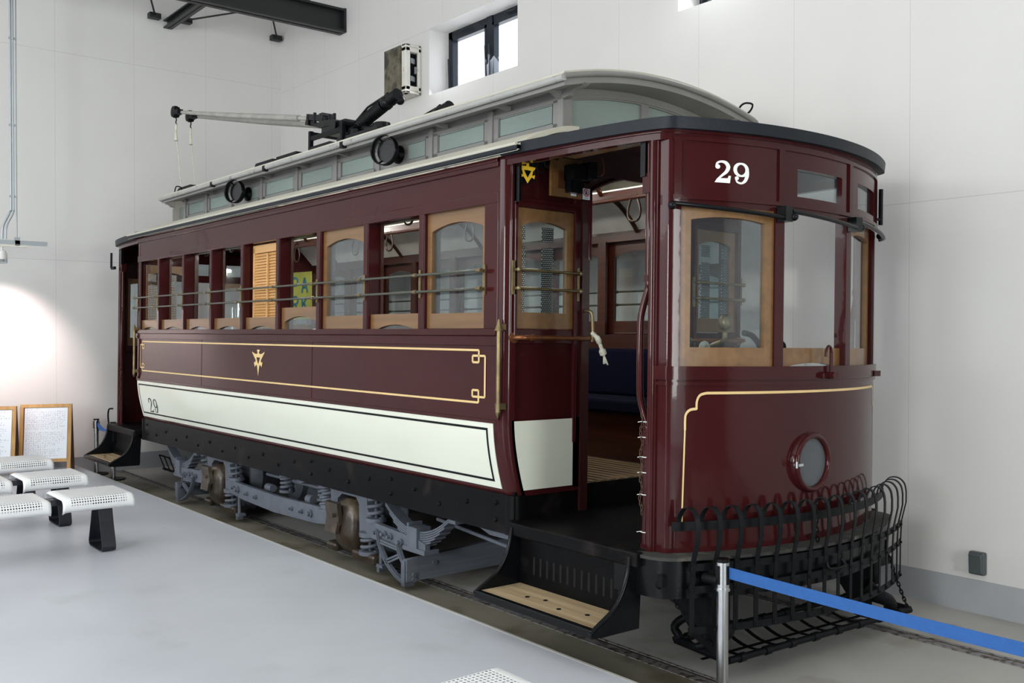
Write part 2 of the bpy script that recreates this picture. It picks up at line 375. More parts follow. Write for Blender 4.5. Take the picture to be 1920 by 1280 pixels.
# back wall with two window openings
wins = [(-8.10, -6.70, 3.965, 4.63), (-4.82, -3.42, 3.965, 4.63), (-1.54, -0.14, 3.965, 4.63)]
b = MB(); T_ = .36
xs = [XL - .2]
for (x0, x1, z0, z1) in wins: b.box(xs[-1], x0, YB, YB + T_, -0.1, ZC); b.box(x0, x1, YB, YB + T_, -0.1, z0); b.box(x0, x1, YB, YB + T_, z1, ZC); xs.append(x1)
b.box(xs[-1], 7.0, YB, YB + T_, -0.1, ZC)
struct(b.build('wall_back', WALLB))
b = MB(); b.box(XL - .2, 7.2, -7.3, YB + T_, ZC, ZC + .15); struct(b.build('ceiling', CEILM))
# wall behind the camera with a long window opening, and the entrance end
b = MB(); b.box(XL - .2, -1.0, -7.3, -7.05, -0.1, 1.4); b.box(XL - .2, 7.2, -7.3, -7.05, 5.0, ZC); b.box(XL - .2, -12.0 + .05, -7.3, -7.05, 1.4, 5.0); b.box(1.4, 7.2, -7.3, -7.05, -.1, 5.0); b.box(-1.0, 1.4, -7.3, -7.05, 3.55, 5.0)
struct(b.build('wall_front', mat('dark_display_wall', (0.16, 0.15, 0.145), .7)))
mat('dark_display_wall', (0.16, 0.15, 0.145), .7)
b = MB(); b.box(5.0, 5.2, -7.05, 1.0, -.1, ZC); b.box(5.0, 5.2, 3.2, YB, -.1, ZC); b.box(5.0, 5.2, 1.0, 3.2, 3.35, ZC)
struct(b.build('wall_right', MATS['dark_display_wall']))
b = MB(); b.box(XL, 5.0, YB - .008, YB, 0, 0.19); struct(b.build('baseboard_back', BASEG))
b = MB(); b.box(XL, XL + .008, -7, 3.0, 0.1, 0.19); b.box(XL, XL + .008, 3.0, YB - .01, 0, 0.19); struct(b.build('baseboard_left', BASEG))

# windows of the back wall
WINF = mat('black_window_aluminium', (0.010, 0.014, 0.022), 0.35, 0.3)
for k, (x0, x1, z0, z1) in enumerate(wins[:2]):
    y = YB + .24; b = MB()
    b.box(x0, x1, y, y + .07, z0, z0 + .04); b.box(x0, x1, y, y + .07, z1 - .07, z1); b.box(x0, x0 + .06, y, y + .07, z0, z1); b.box(x1 - .06, x1, y, y + .07, z0, z1)
    xm = x0 + .69; b.box(xm - .045, xm + .045, y - .01, y + .07, z0, z1)
    for (a, c) in ((x0 + .06, xm - .045), (xm + .045, x1 - .06)):
        b.box(a, a + .03, y - .012, y + .05, z0 + .04, z1 - .07); b.box(c - .03, c, y - .012, y + .05, z0 + .04, z1 - .07)
        b.box(a, c, y - .012, y + .05, z0 + .04, z0 + .065); b.box(a, c, y - .012, y + .05, z1 - .10, z1 - .07)
    for xx in (x0 + .05, xm - .03, xm + .03):    # thin opening stays
        b.cyl((xx, y - .03, z0 + .04), (xx + .012, y - .05, z0 + .38), .008, n=6); b.cyl((xx, y - .03, z0 + .02), (xx, y - .03, z0 + .07), .016, n=8)
    for xx in (x0 + .22, xm + .25):
        b.tube([(xx, y - .02, z1 - .05), (xx + .05, y - .04, z1 - .035), (xx + .12, y - .035, z1 - .045), (xx + .16, y - .02, z1 - .03)], .007, 6)
    o = struct(b.build('window_%d' % (k + 1), WINF))
    g = MB(); g.box(x0 + .05, x1 - .05, y + .02, y + .028, z0 + .03, z1 - .06); g.build('glass_pane', glass('hall_window_glass', (0.97, .98, 1.0), 0.02), o)

# rails set in the track bed
for y, lab in ((3.42, 'scuffed steel rail nearest the raised pale floor, running under the tram'), (4.76, 'brown worn steel rail on the wall side of the track, showing past the fender')):
    b = MB(); b.box(XL + .02, 4.9, y, y + .062, -.03, .0040); b.m(1).box(XL + .02, 4.9, y + .062, y + .082, -.03, .0015); b.m(0).box(XL + .02, 4.9, y + .082, y + .10, -.03, .0035)
    o = b.build('track_rail', [RAILM, mat('dark_rail_groove', (0.03, 0.022, 0.016), .8)], bevel=.003); tag(o, lab, 'rail', 'rails of the track'); center_origin(o, (-3, y + .04, 0))

# ------------------------------------------------------------------ tram
TRAM = thing('tram_car', 'maroon and cream antique electric tram numbered 29 standing on the track', 'tram', (-6.78, 4.08, 0))
TRAM_INV = Matrix.Translation((6.78, -4.08, 0))
PARTS = []
def part(mb, name, mats, parent=None, body=True, **k):
    o = mb.build(name, mats, None, body=body, **k)
    o.parent = parent or TRAM
    if parent is None or parent is TRAM: o.matrix_parent_inverse = TRAM_INV
    PARTS.append(o); return o

N, FA, MID = 3.10, 5.06, 4.08
X0, X1 = -9.66, -3.96      # cabin ends
SX = lambda p: (X0 + X1 + .1 - p[0] - .0, p[1], p[2])
def mirX(p): return (-13.58 - p[0], p[1], p[2])
def mirY(p): return (p[0], 2 * MID - p[1], p[2])

nearwin = [(-9.645, -9.105)] + [(-9.078 + .628 * k + .028, -9.078 + .628 * (k + 1) - .028) for k in range(8)]
farwin = [(-9.60, -9.525)] + [(-9.496 + .628 * k + .028, -9.496 + .628 * (k + 1) - .028) for k in range(8)] + [(-4.444, -4.01)]
farwin = farwin[1:]
def side(wins, T, near):
    F = (lambda **k: k)
    b = MB()
    # waist panel, belt rails
    b.box(X0, X1, N, N + .02, 1.10, 1.535)
    for x in (-8.02, -6.03): b.box(x - .012, x + .012, N - .0022, N, 1.135, 1.52)
    part(b, 'waist_panel', MAROON, T=T)
    b = MB(); b.box(X0 - .01, X1, N - .018, N + .05, 1.575, 1.612); b.box(X0 - .01, X1, N - .008, N + .02, 1.52, 1.575)
    b.box(X0, X1, N - .008, N, 1.115, 1.135)
    part(b, 'belt_rail', MAROON, T=T, bevel=.004)
    # tumblehome panel: cream between maroon strips
    prof = [(N + .075 * ((1.125 - z) / .385) ** 1.7 if z < 1.125 else N, z) for z in [1.125 - .385 * i / 12 for i in range(13)]]
    def strip(z0, z1, x0, x1, off, n=14):
        P = []
        for i in range(n + 1):
            z = z0 + (z1 - z0) * i / n; y = N + .075 * max(0, (1.125 - z) / .385) ** 1.7 - off
            P.append([(x0, y, z), (x1, y, z)])
        return P
    b = MB(); b.slab(strip(.74, 1.125, X0, X1, 0), strip(.74, 1.125, X0, X1, -.02))
    part(b, 'rocker_panel', MAROON, T=T)
    b = MB(); b.slab(strip(.768, 1.118, X0 + .012, X1 + .03 - .06, .004), strip(.768, 1.118, X0 + .012, X1 - .03, 0))
    ro = part(b, 'rocker_panel_cream', CREAM, T=T, label='cream painted lower side panel')
    if near:
        b = MB(); xa, xb = X0 + .05, X1 - .075
        b.grid(strip(1.076, 1.089, xa, xb, .0052, 2)); b.grid(strip(.802, .815, xa, xb, .0052, 2)); b.grid(strip(.802, 1.089, xb - .015, xb, .0052, 12)); b.grid(strip(.802, 1.089, xa, xa + .012, .0052, 12))
        part(b, 'black_lining', BLACKM, ro)
    # sill beam
    b = MB(); b.box(X0 + .01, X1 + .03, N + .062, N + .14, .535, .742)
    for k in range(22):
        x = X0 + .12 + k * .262
        for z in ((.60, .69) if k in (0, 21, 17, 13) else (.66 - .05 * (k % 2),)): b.sphere((x, N + .062, z), .013, 5)
    part(b, 'sill_beam', SILLB, T=T)
    # window posts
    edges = [X0] + [v for w_ in wins for v in w_] + [X1]
    for i in range(0, len(edges), 2):
        a, c = edges[i], edges[i + 1]
        if c - a < .004: continue
        b = MB(); b.box(a, c, N, N + .085, 1.61, 2.285); b.box(a + .004, c - .004, N - .006, N, 1.61, 2.285)
        part(b, 'window_post', MAROON, T=T, bevel=.003)
    # letterboard
    b = MB(); b.box(X0, X1, N, N + .03, 2.268, 2.50)
    b.box(X0, X1, N - .008, N, 2.268, 2.325); b.box(X0, X1, N - .014, N, 2.455, 2.50); b.box(X0, X1, N - .020, N, 2.478, 2.50)
    part(b, 'letterboard', MAROON, T=T, bevel=.003)
    # inside lining
    b = MB(); b.box(X0, X1, N + .088, N + .10, .77, 1.60); b.box(X0, X1, N + .06, N + .10, 2.27, 2.35)
    part(b, 'inner_lining', REDWOOD, T=T)
    for a, c in zip(edges[0::2], edges[1::2]):
        if c - a > .004:
            b = MB(); b.box(a - .012, c + .012, N + .085, N + .105, 1.60, 2.28); part(b, 'inner_post_trim', REDWOOD, T=T)
side(nearwin, None, True)
side(farwin, mirY, False)

def arch_top(b, fn, u0, u1, zt, zb_mid, zb_edge, d0, d1, n=10):
    """a rail with flat top and arched underside"""
    poly = [(u0, zt), (u1, zt)] + [(u1 + (u0 - u1) * i / n, zb_edge + (zb_mid - zb_edge) * (1 - (2 * i / n - 1) ** 2)) for i in range(n + 1)]
    for i in range(n):
        a0 = u0 + (u1 - u0) * i / n; a1 = u0 + (u1 - u0) * (i + 1) / n
        f = lambda a: zb_edge + (zb_mid - zb_edge) * (1 - (2 * (a - u0) / (u1 - u0) - 1) ** 2)
        b.prism([(a0, f(a0)), (a1, f(a1)), (a1, zt), (a0, zt)], fn, d0, d1)

def sash(u0, u1, zb, zt, fn, T=None, stile=.05, glassm=None, mt=None, rail=.085, top=.065, arch=.038, name='window_sash', depth=(.022, .05), arched=True):
    """tan window sash with an arched head; fn(a,z,d)"""
    b = MB(); d0, d1 = depth
    def bx(a0, a1, z0, z1): b.prism([(a0, z0), (a1, z0), (a1, z1), (a0, z1)], fn, d0, d1)
    bx(u0, u0 + stile, zb, zt); bx(u1 - stile, u1, zb, zt); bx(u0 + stile, u1 - stile, zb, zb + rail)
    arch_top(b, fn, u0 + stile, u1 - stile, zt, zt - top, zt - top - arch, d0, d1)
    o = part(b, name, mt or TAN, T=T)
    g = MB(); dm = (d0 + d1) / 2
    g.prism([(u0 + stile - .005, zb + rail - .005), (u1 - stile + .005, zb + rail - .005), (u1 - stile + .005, zt - top - .005), (u0 + stile - .005, zt - top - .005)], fn, dm, dm + .004)
    part(g, 'glass_pane', glassm or HAZY, o, T=T)
    return o
fside = lambda a, z, d: (a, N + d, z)
drop = [.565, .565, .565, .565, .565, .50, 0, .565, 0]
for k, ((a, c), dz) in enumerate(zip(nearwin, drop)):
    sash(a - .006, c + .006, 1.614 - dz, 2.268 - dz, fside)
for k, (a, c) in enumerate(farwin):
    dz = (0, 0, 0, .0, 0, 0, 0, 0, .2, .2)[k % 10]
    sash(a - .006, c + .006, 1.614 - dz, 2.268 - dz, fside, T=mirY, glassm=CLEAR, mt=REDWOOD)
# louvred blind in the fifth window
a, c = nearwin[4]
b = MB(); y = N + .062
b.box(a + .03, a + .06, y, y + .02, 1.66, 2.24); b.box(c - .03, c, y, y + .02, 1.66, 2.24); b.box(a + .03, c, y, y + .02, 2.2, 2.26); b.box(a, c, y, y + .02, 1.62, 1.67)
xm = (a + c) / 2 + .02
for i in range(24):
    z = 1.685 + i * .0217
    b.obox(((a + c) / 2 + .015, y + .008, z), (c - a - .07, .004, .024), (math.radians(-38), 0, 0))
b.box(xm - .008, xm + .008, y - .012, y, 1.68, 2.19)
part(b, 'louvred_blind', ORANGE, label='pale orange louvred wooden blind')
# perforated screens in far windows and rear bulkhead

# guard rails over the windows
def guard(T, n0, wins):
    for z in (1.822, 1.918):
        b = MB(); b.cyl((X0 + .01, N - .045, z), (X1 - .105, N - .045, z), .0075, n=8)
        part(b, 'guard_rail', RAILG, T=T)
    edges = [X0 + .02] + [(wins[i][1] + wins[i + 1][0]) / 2 for i in range(len(wins) - 1)] + [X1 - .11]
    for x in edges:
        b = MB(); b.box(x - .010, x + .010, N - .014, N - .006, 1.79, 1.95)
        for z in (1.822, 1.918): b.cyl((x, N - .01, z), (x, N - .045, z), .008, n=8); b.cyl((x - .018, N - .045, z), (x + .018, N - .045, z), .0115, n=8)
        part(b, 'rail_bracket', BRASS, T=T)
guard(None, N, nearwin); guard(mirY, N, farwin)

# ---- lettering and lining helpers
def ribbon(pts, ws):
    """flat quads of a stroke with varying width: list of 4-gons in 2-D"""
    out = []; n = len(pts); L = []; Rr = []
    for i in range(n):
        a = Vector(pts[max(i - 1, 0)]); c = Vector(pts[min(i + 1, n - 1)]); t = (c - a).normalized(); nn = Vector((-t.y, t.x)); p = Vector(pts[i]); h = (ws[i] if isinstance(ws, (list, tuple)) else ws) / 2
        L.append(p + nn * h); Rr.append(p - nn * h)
    for i in range(n - 1): out.append([tuple(L[i]), tuple(L[i + 1]), tuple(Rr[i + 1]), tuple(Rr[i])])
    return out
def smoothp(pts, k=6):
    res = []; n = len(pts)
    for i in range(n - 1):
        p0 = Vector(pts[max(i - 1, 0)]); p1 = Vector(pts[i]); p2 = Vector(pts[i + 1]); p3 = Vector(pts[min(i + 2, n - 1)])
        for j in range(k):
            t = j / k; res.append(0.5 * ((2 * p1) + (-p0 + p2) * t + (2 * p0 - 5 * p1 + 4 * p2 - p3) * t * t + (-p0 + 3 * p1 - 3 * p2 + p3) * t ** 3))
    res.append(Vector(pts[-1])); return [tuple(p) for p in res]
def lerpw(ws, m):
    n = len(ws); return [ws[min(int(i / (m - 1) * (n - 1)), n - 1)] * (1 - ((i / (m - 1) * (n - 1)) % 1)) + ws[min(int(i / (m - 1) * (n - 1)) + 1, n - 1)] * ((i / (m - 1) * (n - 1)) % 1) for i in range(m)]
def disc(c, r, n=16): return [(c[0] + r * math.cos(2 * PI * i / n), c[1] + r * math.sin(2 * PI * i / n)) for i in range(n)]
def digit2(th=1.0):
    P = []
    P.append(disc((.17, .73), .105 * th))
    c = smoothp([(.10, .76), (.16, .90), (.33, .97), (.52, .92), (.62, .74), (.54, .52), (.34, .32), (.14, .12)])
    P += ribbon(c, [w_ * th for w_ in lerpw([.06, .09, .10, .16, .18, .15, .10, .07], len(c))])
    P.append([(.04, .0), (.70, .0), (.74, .34), (.64, .34), (.60, .22 * th + .0), (.22, .20 * th), (.12, .14)] if th > .8 else [(.04, .0), (.70, .0), (.74, .20), (.68, .20), (.62, .08), (.12, .08)])
    return P
def digit9(th=1.0):
    P = []
    c = [(.36 + .27 * math.cos(a), .66 + .285 * math.sin(a)) for a in [2 * PI * i / 28 for i in range(29)]]
    P += ribbon(c, [(.085 + .08 * abs(math.cos(2 * PI * i / 28))) * th for i in range(29)])
    c = smoothp([(.64, .66), (.63, .40), (.54, .16), (.38, .04), (.20, .08), (.12, .22)])
    P += ribbon(c, [w_ * th for w_ in lerpw([.15, .17, .14, .09, .09, .06], len(c))])
    P.append(disc((.17, .26), .09 * th))
    return P
def flat(b, polys, fn):
    for p in polys: b.add([fn(x, z) for x, z in p], [tuple(range(len(p)))])
def curved(b, polys, fn): flat(b, polys, fn)

# gold lining on the waist panel
YG = N - .0025
b = MB()
def gline(x0, z0, x1, z1, w_=.0058):
    if abs(z1 - z0) < 1e-6: b.add([(x0, YG, z0 - w_), (x1, YG, z0 - w_), (x1, YG, z0 + w_), (x0, YG, z0 + w_)], [(0, 1, 2, 3)])
    else: b.add([(x0 - w_ * 1.2, YG, z0), (x0 + w_ * 1.2, YG, z0), (x0 + w_ * 1.2, YG, z1), (x0 - w_ * 1.2, YG, z1)], [(0, 1, 2, 3)])
zt, zb, xr, xl = 1.497, 1.218, -4.12, -9.58
gline(xl + .07, zt, xr, zt); gline(xl + .07, zb, xr, zb)
for s_, xx, xe in ((1, xr, xr - .055), (-1, xl + .07, xl + .125)):
    gline(xx, zt, xx, zt - .065); gline(xx - .055 * s_ if s_ > 0 else xx + .055, zt - .03, xx + .055 * s_, zt - .03); gline(xx - .055 * s_, zt - .03, xx - .055 * s_, zt - .065); gline(xx - .055 * s_, zt - .065, xx, zt - .065)
    gline(xx, zb, xx, zb + .065); gline(xx - .055 * s_ if s_ > 0 else xx + .055, zb + .03, xx + .055 * s_, zb + .03); gline(xx - .055 * s_, zb + .03, xx - .055 * s_, zb + .065); gline(xx - .055 * s_, zb + .065, xx, zb + .065)
    gline(xx + .055 * s_, zt - .03, xx + .055 * s_, zb + .03)
part(b, 'gold_lining', GOLD)
# winged emblem
EH = [(360, 225), (400, 235), (402, 265), (385, 285), (385, 355), (440, 365), (500, 330), (545, 290), (547, 320), (485, 450), (440, 550), (443, 605), (460, 625), (490, 610), (480, 690), (458, 775), (435, 715), (405, 700), (390, 760), (360, 1050), (360, 690), (412, 485), (405, 465), (360, 470)]
b = MB()
for s_ in (1, -1):
    b.add([(-6.88 + s_ * (x - 360) * .217 / 370, YG, 1.459 - (y_ - 225) * .201 / 825) for x, y_ in EH], [tuple(range(len(EH)))])
part(b, 'emblem', GOLD, label='pale gold winged emblem')
# small black 29 on the cream panel
def rock(x, z): return (x, N + .075 * max(0, (1.125 - z) / .385) ** 1.7 - .0068, z)
b = MB(); flat(b, [[(x * .15, z * .135) for x, z in p] for p in digit2(.62)], lambda x, z: rock(-9.40 + x, .825 + z))
flat(b, [[(x * .15, z * .135) for x, z in p] for p in digit9(.62)], lambda x, z: rock(-9.26 + x, .825 + z))
part(b, 'side_number', BLACKM, label='small black number 29')

# ------------------------------------------------------------------ end platforms
WID, SAG = 1.66, .20
RA = (WID * WID / 4 + SAG * SAG) / (2 * SAG); HA = math.asin(WID / 2 / RA)
def arc(t, off=0.0):
    if abs(t) <= 1:
        a = HA * t; return (-2.70 - RA + (RA + off) * math.cos(a), MID + (RA + off) * math.sin(a))
    s_ = 1 if t > 0 else -1; k = (abs(t) - 1) / .15
    # rounded return towards the entrance post
    ang = HA + min(k, 1.0) * math.radians(56)
    base = (-2.70 - RA + RA * math.cos(HA), MID + s_ * RA * math.sin(HA))
    # short rounded corner of radius .10
    cx, cy = base[0] - .035 * math.cos(HA), base[1] - s_ * .035 * math.sin(HA)
    x = cx + (.035 + off) * math.cos(ang); y = cy + s_ * (.035 + off) * math.sin(ang)
    if k > 1: x -= (k - 1) * .12 * math.sin(ang); y += s_ * (k - 1) * .12 * math.cos(ang)
    return (x, y)
def arcwall(b, t0, t1, z0, z1, o0, o1, n=None, zf=None):
    """curved box following the platform front between offsets o0<o1"""
    n = n or max(2, int(abs(t1 - t0) * 18))
    ts = [t0 + (t1 - t0) * i / n for i in range(n + 1)]
    z0f = z0 if callable(z0) else (lambda t: z0); z1f = z1 if callable(z1) else (lambda t: z1)
    out = [[(*arc(t, o1), z0f(t)), (*arc(t, o1), z1f(t))] for t in ts]; inn = [[(*arc(t, o0), z0f(t)), (*arc(t, o0), z1f(t))] for t in ts]
    b.slab(out, inn); return b
fa = lambda a, z, d: (*arc(a, -d), z)
TE = 1.21
POST_T = .335

def end(T, front):
    P_ = lambda b, n, m, parent=None, **k: part(b, n, m, parent, T=T, **k)
    # dash
    b = MB(); arcwall(b, -TE, TE, .61, 1.40, -.02, 0, 60); P_(b, 'dash_panel', MAROON)
    b = MB(); arcwall(b, -TE, TE, 1.385, 1.445, -.04, .014, 60); arcwall(b, -TE, TE, 1.36, 1.375, -.02, .010, 60); P_(b, 'dash_rail', MAROON)
    # upper fascia with recessed panels
    b = MB()
    arcwall(b, -TE, -POST_T - .02, 2.20, 2.49, -.03, 0, 24)
    for (t0, t1) in ((-POST_T - .02, POST_T), (POST_T, TE)):
        pass
    arcwall(b, -POST_T - .03, TE, 2.165, 2.245, -.03, 0, 40); arcwall(b, -TE, -POST_T, 2.165, 2.21, -.03, 0, 24); arcwall(b, -POST_T - .03, TE, 2.375, 2.49, -.03, 0, 40)
    for (t0, t1) in ((-POST_T - .03, -POST_T + .13), (POST_T - .10, POST_T + .13), (.88, TE)): arcwall(b, t0, t1, 2.20, 2.43, -.03, 0)
    P_(b, 'fascia', MAROON)
    b = MB()
    arcwall(b, -1.02, TE, 2.190, 2.208, 0, .014, 50); arcwall(b, -1.02, TE, 2.452, 2.468, 0, .010, 50)
    for t in (-.98, -POST_T, POST_T, 1.0): arcwall(b, t - .02, t + .02, 2.208, 2.452, 0, .010, 2)
    P_(b, 'fascia_moulding', MAROON)
    for (t0, t1) in ((-POST_T + .12, POST_T - .09), (POST_T + .12, .89)):
        g = MB(); arcwall(g, t0, t1, 2.24, 2.38, -.024, -.020, 6); o = P_(g, 'fanlight_pane', HAZY)
    # posts of the front windows
    for t, wd in ((-1.0, .045), (-POST_T, .033), (POST_T, .033), (1.0, .045)):
        b = MB(); arcwall(b, t - wd, t + wd, 1.44, 2.17, -.06, .0, 3); P_(b, 'front_post', MAROON)
    b = MB(); arcwall(b, -TE, -1.03, 1.44, 2.20, -.02, .0, 10); P_(b, 'corner_panel', MAROON)
    b = MB(); arcwall(b, 1.03, TE, 1.44, 2.20, -.02, .0, 10); P_(b, 'corner_panel', MAROON)
    # sashes
    wn_ = [(-.955, -POST_T - .033), (-POST_T + .033, POST_T - .033), (POST_T + .033, .955)]
    def asash(t0, t1, zb, zt_, d, m=HAZY, hd=.045):
        b = MB(); st = .062
        arcwall(b, t0, t0 + st, zb, zt_, -d - .03, -d, 2); arcwall(b, t1 - st, t1, zb, zt_, -d - .03, -d, 2); arcwall(b, t0, t1, zb, zb + .085, -d - .03, -d, 8)
        arcwall(b, t0, t1, lambda t: zt_ - hd - .028 * (2 * (t - t0) / (t1 - t0) - 1) ** 2, zt_, -d - .03, -d, 10)
        o = P_(b, 'front_sash', TAN)
        g = MB(); arcwall(g, t0 + .05, t1 - .05, zb + .08, zt_ - .05, -d - .018, -d - .014, 6); P_(g, 'glass_pane', m, o)
    asash(wn_[0][0], wn_[0][1], 1.445, 2.166, .012)
    asash(wn_[1][0], wn_[1][1], 1.445 - .60, 2.166 - .635, .03, CLEAR, .072)
    asash(wn_[2][0], wn_[2][1], 1.445, 2.166, .03, CLEAR)
    # roof rim and hood
    TR = 1.55
    def edge(t, off):
        if abs(t) <= 1.0: return arc(t, off)
        s_ = 1 if t > 0 else -1; k = (abs(t) - 1) / .55
        a0 = arc(s_, off)
        # bezier from front corner round to the bulkhead corner
        c1 = (a0[0] - .10, a0[1] + s_ * .10); e = (-3.90, MID + s_ * (MID - N + off))
        c0 = (a0[0] - .04, a0[1] + s_ * .09)
        x = (1 - k) ** 3 * a0[0] + 3 * (1 - k) ** 2 * k * c0[0] + 3 * (1 - k) * k * k * (-3.35) + k ** 3 * e[0]
        y = (1 - k) ** 3 * a0[1] + 3 * (1 - k) ** 2 * k * c0[1] + 3 * (1 - k) * k * k * (MID + s_ * (MID - N + off - .03)) + k ** 3 * e[1]
        return (x, y)
    ts = [-TR + 2 * TR * i / 90 for i in range(91)]
    def ring(off, z): return [(*edge(t, off), z) for t in ts]
    b = MB(); b.slab([ring(.0, 2.455), ring(.0, 2.50)], [ring(-.05, 2.455), ring(-.05, 2.50)]); b.slab([ring(.012, 2.485), ring(.012, 2.50)], [ring(-.05, 2.485), ring(-.05, 2.50)]); P_(b, 'hood_cornice', MAROON)
    b = MB(); b.slab([ring(.045, 2.496), ring(.05, 2.548)], [ring(-.02, 2.496), ring(-.02, 2.548)]); P_(b, 'hood_rim', GUTTER)
    b = MB(); G = []
    for k in range(9):
        f = k / 8; row = []
        for t in ts:
            x, y = edge(t, .045); cx = -3.90; cy = MID
            cyy = MID + (y - MID) * .25; cx2 = max(-3.9, x - .0) if False else -3.90
            yy = y + (MID + (y - MID) * .7 - y) * f; xx = x + (-3.90 - x) * f
            row.append((xx, yy, 2.545 + .105 * f))
        G.append(row)
    H = [[(p[0], p[1], p[2] - .03) for p in r] for r in G]
    # roof as strips running from the rim towards the bulkhead
    b.slab(G, H); P_(b, 'hood_roof', ROOFC)
    b = MB(); b.prism([(N + .02, 2.47), (FA - .02, 2.47), (FA - .02, 2.53), (FA - .3, 2.62), (N + .3, 2.62), (N + .02, 2.53)], lambda a, z, d: (-3.90 + d, a, z), 0, .02); P_(b, 'hood_back', MAROON2)
    b = MB(); HC = [[(p[0], p[1], p[2] - .036) for p in r] for r in G]; b.grid(HC); P_(b, 'hood_ceiling', MAROON2)
    # platform floor and edge
    b = MB(); fl = [(-3.9, N + .03), (-3.05, N + .06)] + [arc(t, .0) for t in [-1.2 + 2.4 * i / 20 for i in range(21)]] + [(-3.05, FA - .06), (-3.9, FA - .03)]
    b.prism(fl, lambda a, c, d: (a, c, d), .585, .618); P_(b, 'platform_floor', SILLB)
    for s_ in (1, -1):
        yy = N if s_ > 0 else FA
        b = MB(); b.box(-3.86, -2.96, min(yy, yy + s_ * .05), max(yy, yy + s_ * .05), .555, .622); P_(b, 'platform_edge', SILLB, bevel=.008)
    # buffer beam round the front
    b = MB(); arcwall(b, -1.40, 1.40, .43, .598, -.04, .085, 60); P_(b, 'bumper', BLACK, bevel=.01)
    b = MB(); arcwall(b, -1.37, 1.37, .598, .612, -.02, .10, 60); P_(b, 'bumper_cap', mat('dusty_black_timber', (0.03, 0.03, 0.028), .8, dirt=((.12, .11, .09), .55, 6)))
    # bulkhead
    XB = -3.90
    for s_ in (1, -1):
        TY = (lambda p: p) if s_ > 0 else mirY
        TT = (lambda p, TY=TY: (T(TY(p)) if T else TY(p)))
        fb = lambda a, z, d: (XB - d, a, z)
        b = MB()
        # frame round the bulkhead window
        b.box(XB - .05, XB, N + .035, N + .065, 1.56, 2.50); b.box(XB - .05, XB, N + .485, N + .53, .75, 2.45); b.box(XB - .05, XB, N + .06, N + .49, 1.535, 1.61); b.box(XB - .05, XB, N + .06, N + .49, 2.25, 2.30)
        b.box(XB - .04, XB - .02, N + .06, N + .49, 1.13, 1.54); b.box(XB - .045, XB - .02, N + .03, N + .58, 2.29, 2.53)
        b.box(XB, XB + .012, N + .05, N + .07, 1.57, 2.27); b.box(XB, XB + .012, N + .472, N + .492, 1.0, 2.27); b.box(XB, XB + .012, N + .05, N + .49, 2.255, 2.275)
        part(b, 'bulkhead_frame', MAROON, T=TT, bevel=.003)
        def ye(z): return N + .055 + .075 * max(0, (1.135 - z) / .39) ** 1.7
        zs = [.735 + .40 * i / 10 for i in range(11)]
        b = MB(); b.prism([(ye(z) - .02, z) for z in zs] + [(N + .53, zs[-1]), (N + .53, zs[0])], fb, 0, .05)
        part(b, 'bulkhead_lower_panel', MAROON, T=TT)
        b = MB(); zs = [.765 + .365 * i / 10 for i in range(11)]; b.prism([(ye(z) + .012, z) for z in zs] + [(N + .478, zs[-1]), (N + .478, zs[0])], fb, -.004, .0)
        part(b, 'bulkhead_cream_panel', CREAM, T=TT, label='cream painted bulkhead panel')
        o_ = sash(N + .068, N + .482, 1.615, 2.248, fb, T=TT, stile=.05, depth=(.012, .04), arch=.028)
        for ya_, yb2 in ((N + .085, N + .165), (N + .285, N + .365)):
            b = MB(); b.box(XB - .052, XB - .046, ya_, yb2, 1.69, 2.05); b.box(XB - .052, XB - .046, ya_, yb2, 2.085, 2.16); part(b, 'dotted_screen', DOTS, T=TT)
        # door jamb
        b = MB(); b.box(XB - .06, XB + .01, N + .53, N + .585, .62, 2.42); part(b, 'door_jamb', MAROON2, T=TT)
        b = MB(); b.box(XB - .03, XB - .005, N + .08, N + .53, .60, .76); part(b, 'riser_panel', SILLB, T=TT)
        if front:
            for z in (1.822, 1.918):
                b = MB(); b.cyl((XB + .04, N + .05, z), (XB + .04, N + .50, z), .008, n=8)
                for yy in (N + .055, N + .49): b.cyl((XB, yy, z), (XB + .04, yy, z), .009, n=8); b.sphere((XB + .04, yy, z), .014, 5)
                part(b, 'bulkhead_guard_rail', BRASS, T=TT)
            b = MB(); b.box(XB + .001, XB + .012, N + .035, N + .062, 1.79, 1.965); b.box(XB + .001, XB + .012, N + .485, N + .508, 1.77, 1.95); part(b, 'rail_plate', BRASS, T=TT)
            b = MB(); b.tube([(XB, N + .055, 1.565), (XB + .05, N + .06, 1.567), (XB + .06, N + .09, 1.566), (XB + .06, N + .53, 1.566), (XB + .04, N + .56, 1.566)], .013, 10); b.cyl((XB - .002, N + .055, 1.565), (XB + .01, N + .055, 1.565), .028); b.cyl((XB + .06, N + .12, 1.566), (XB + .06, N + .14, 1.566), .017)
            part(b, 'copper_hand_bar', COPPER, T=TT)
        # round corner post of the cabin
        b = MB(); pts = []
        for i in range(15):
            z = .74 + i * (1.80) / 14; y_ = N + .075 * max(0, (1.125 - z) / .385) ** 1.7 if z < 1.125 else N
            pts.append(z)
        P1 = []; 
        zs = [.738, .78, .82, .87, .92, .97, 1.02, 1.07, 1.12, 1.2, 1.8, 2.505]
        for z in zs:
            yo = N + .075 * max(0, (1.125 - z) / .385) ** 1.7
            row = [(-3.97, yo - .004, z)]
            for k in range(8):
                a = PI / 2 * k / 7; row.append((-3.955 + .055 * math.sin(a), yo + .051 - .055 * math.cos(a), z))
            row.append((-3.90, yo + .07, z)); P1.append(row)
        P2 = [[(p[0] - .012, p[1] + .012, p[2]) for p in r] for r in P1]
        b.slab(P1, P2)
        for z in (1.15, 1.545): b.box(-3.975, -3.935, N - .012, N, z - .012, z + .012)
        part(b, 'corner_post', MAROON, T=TT)
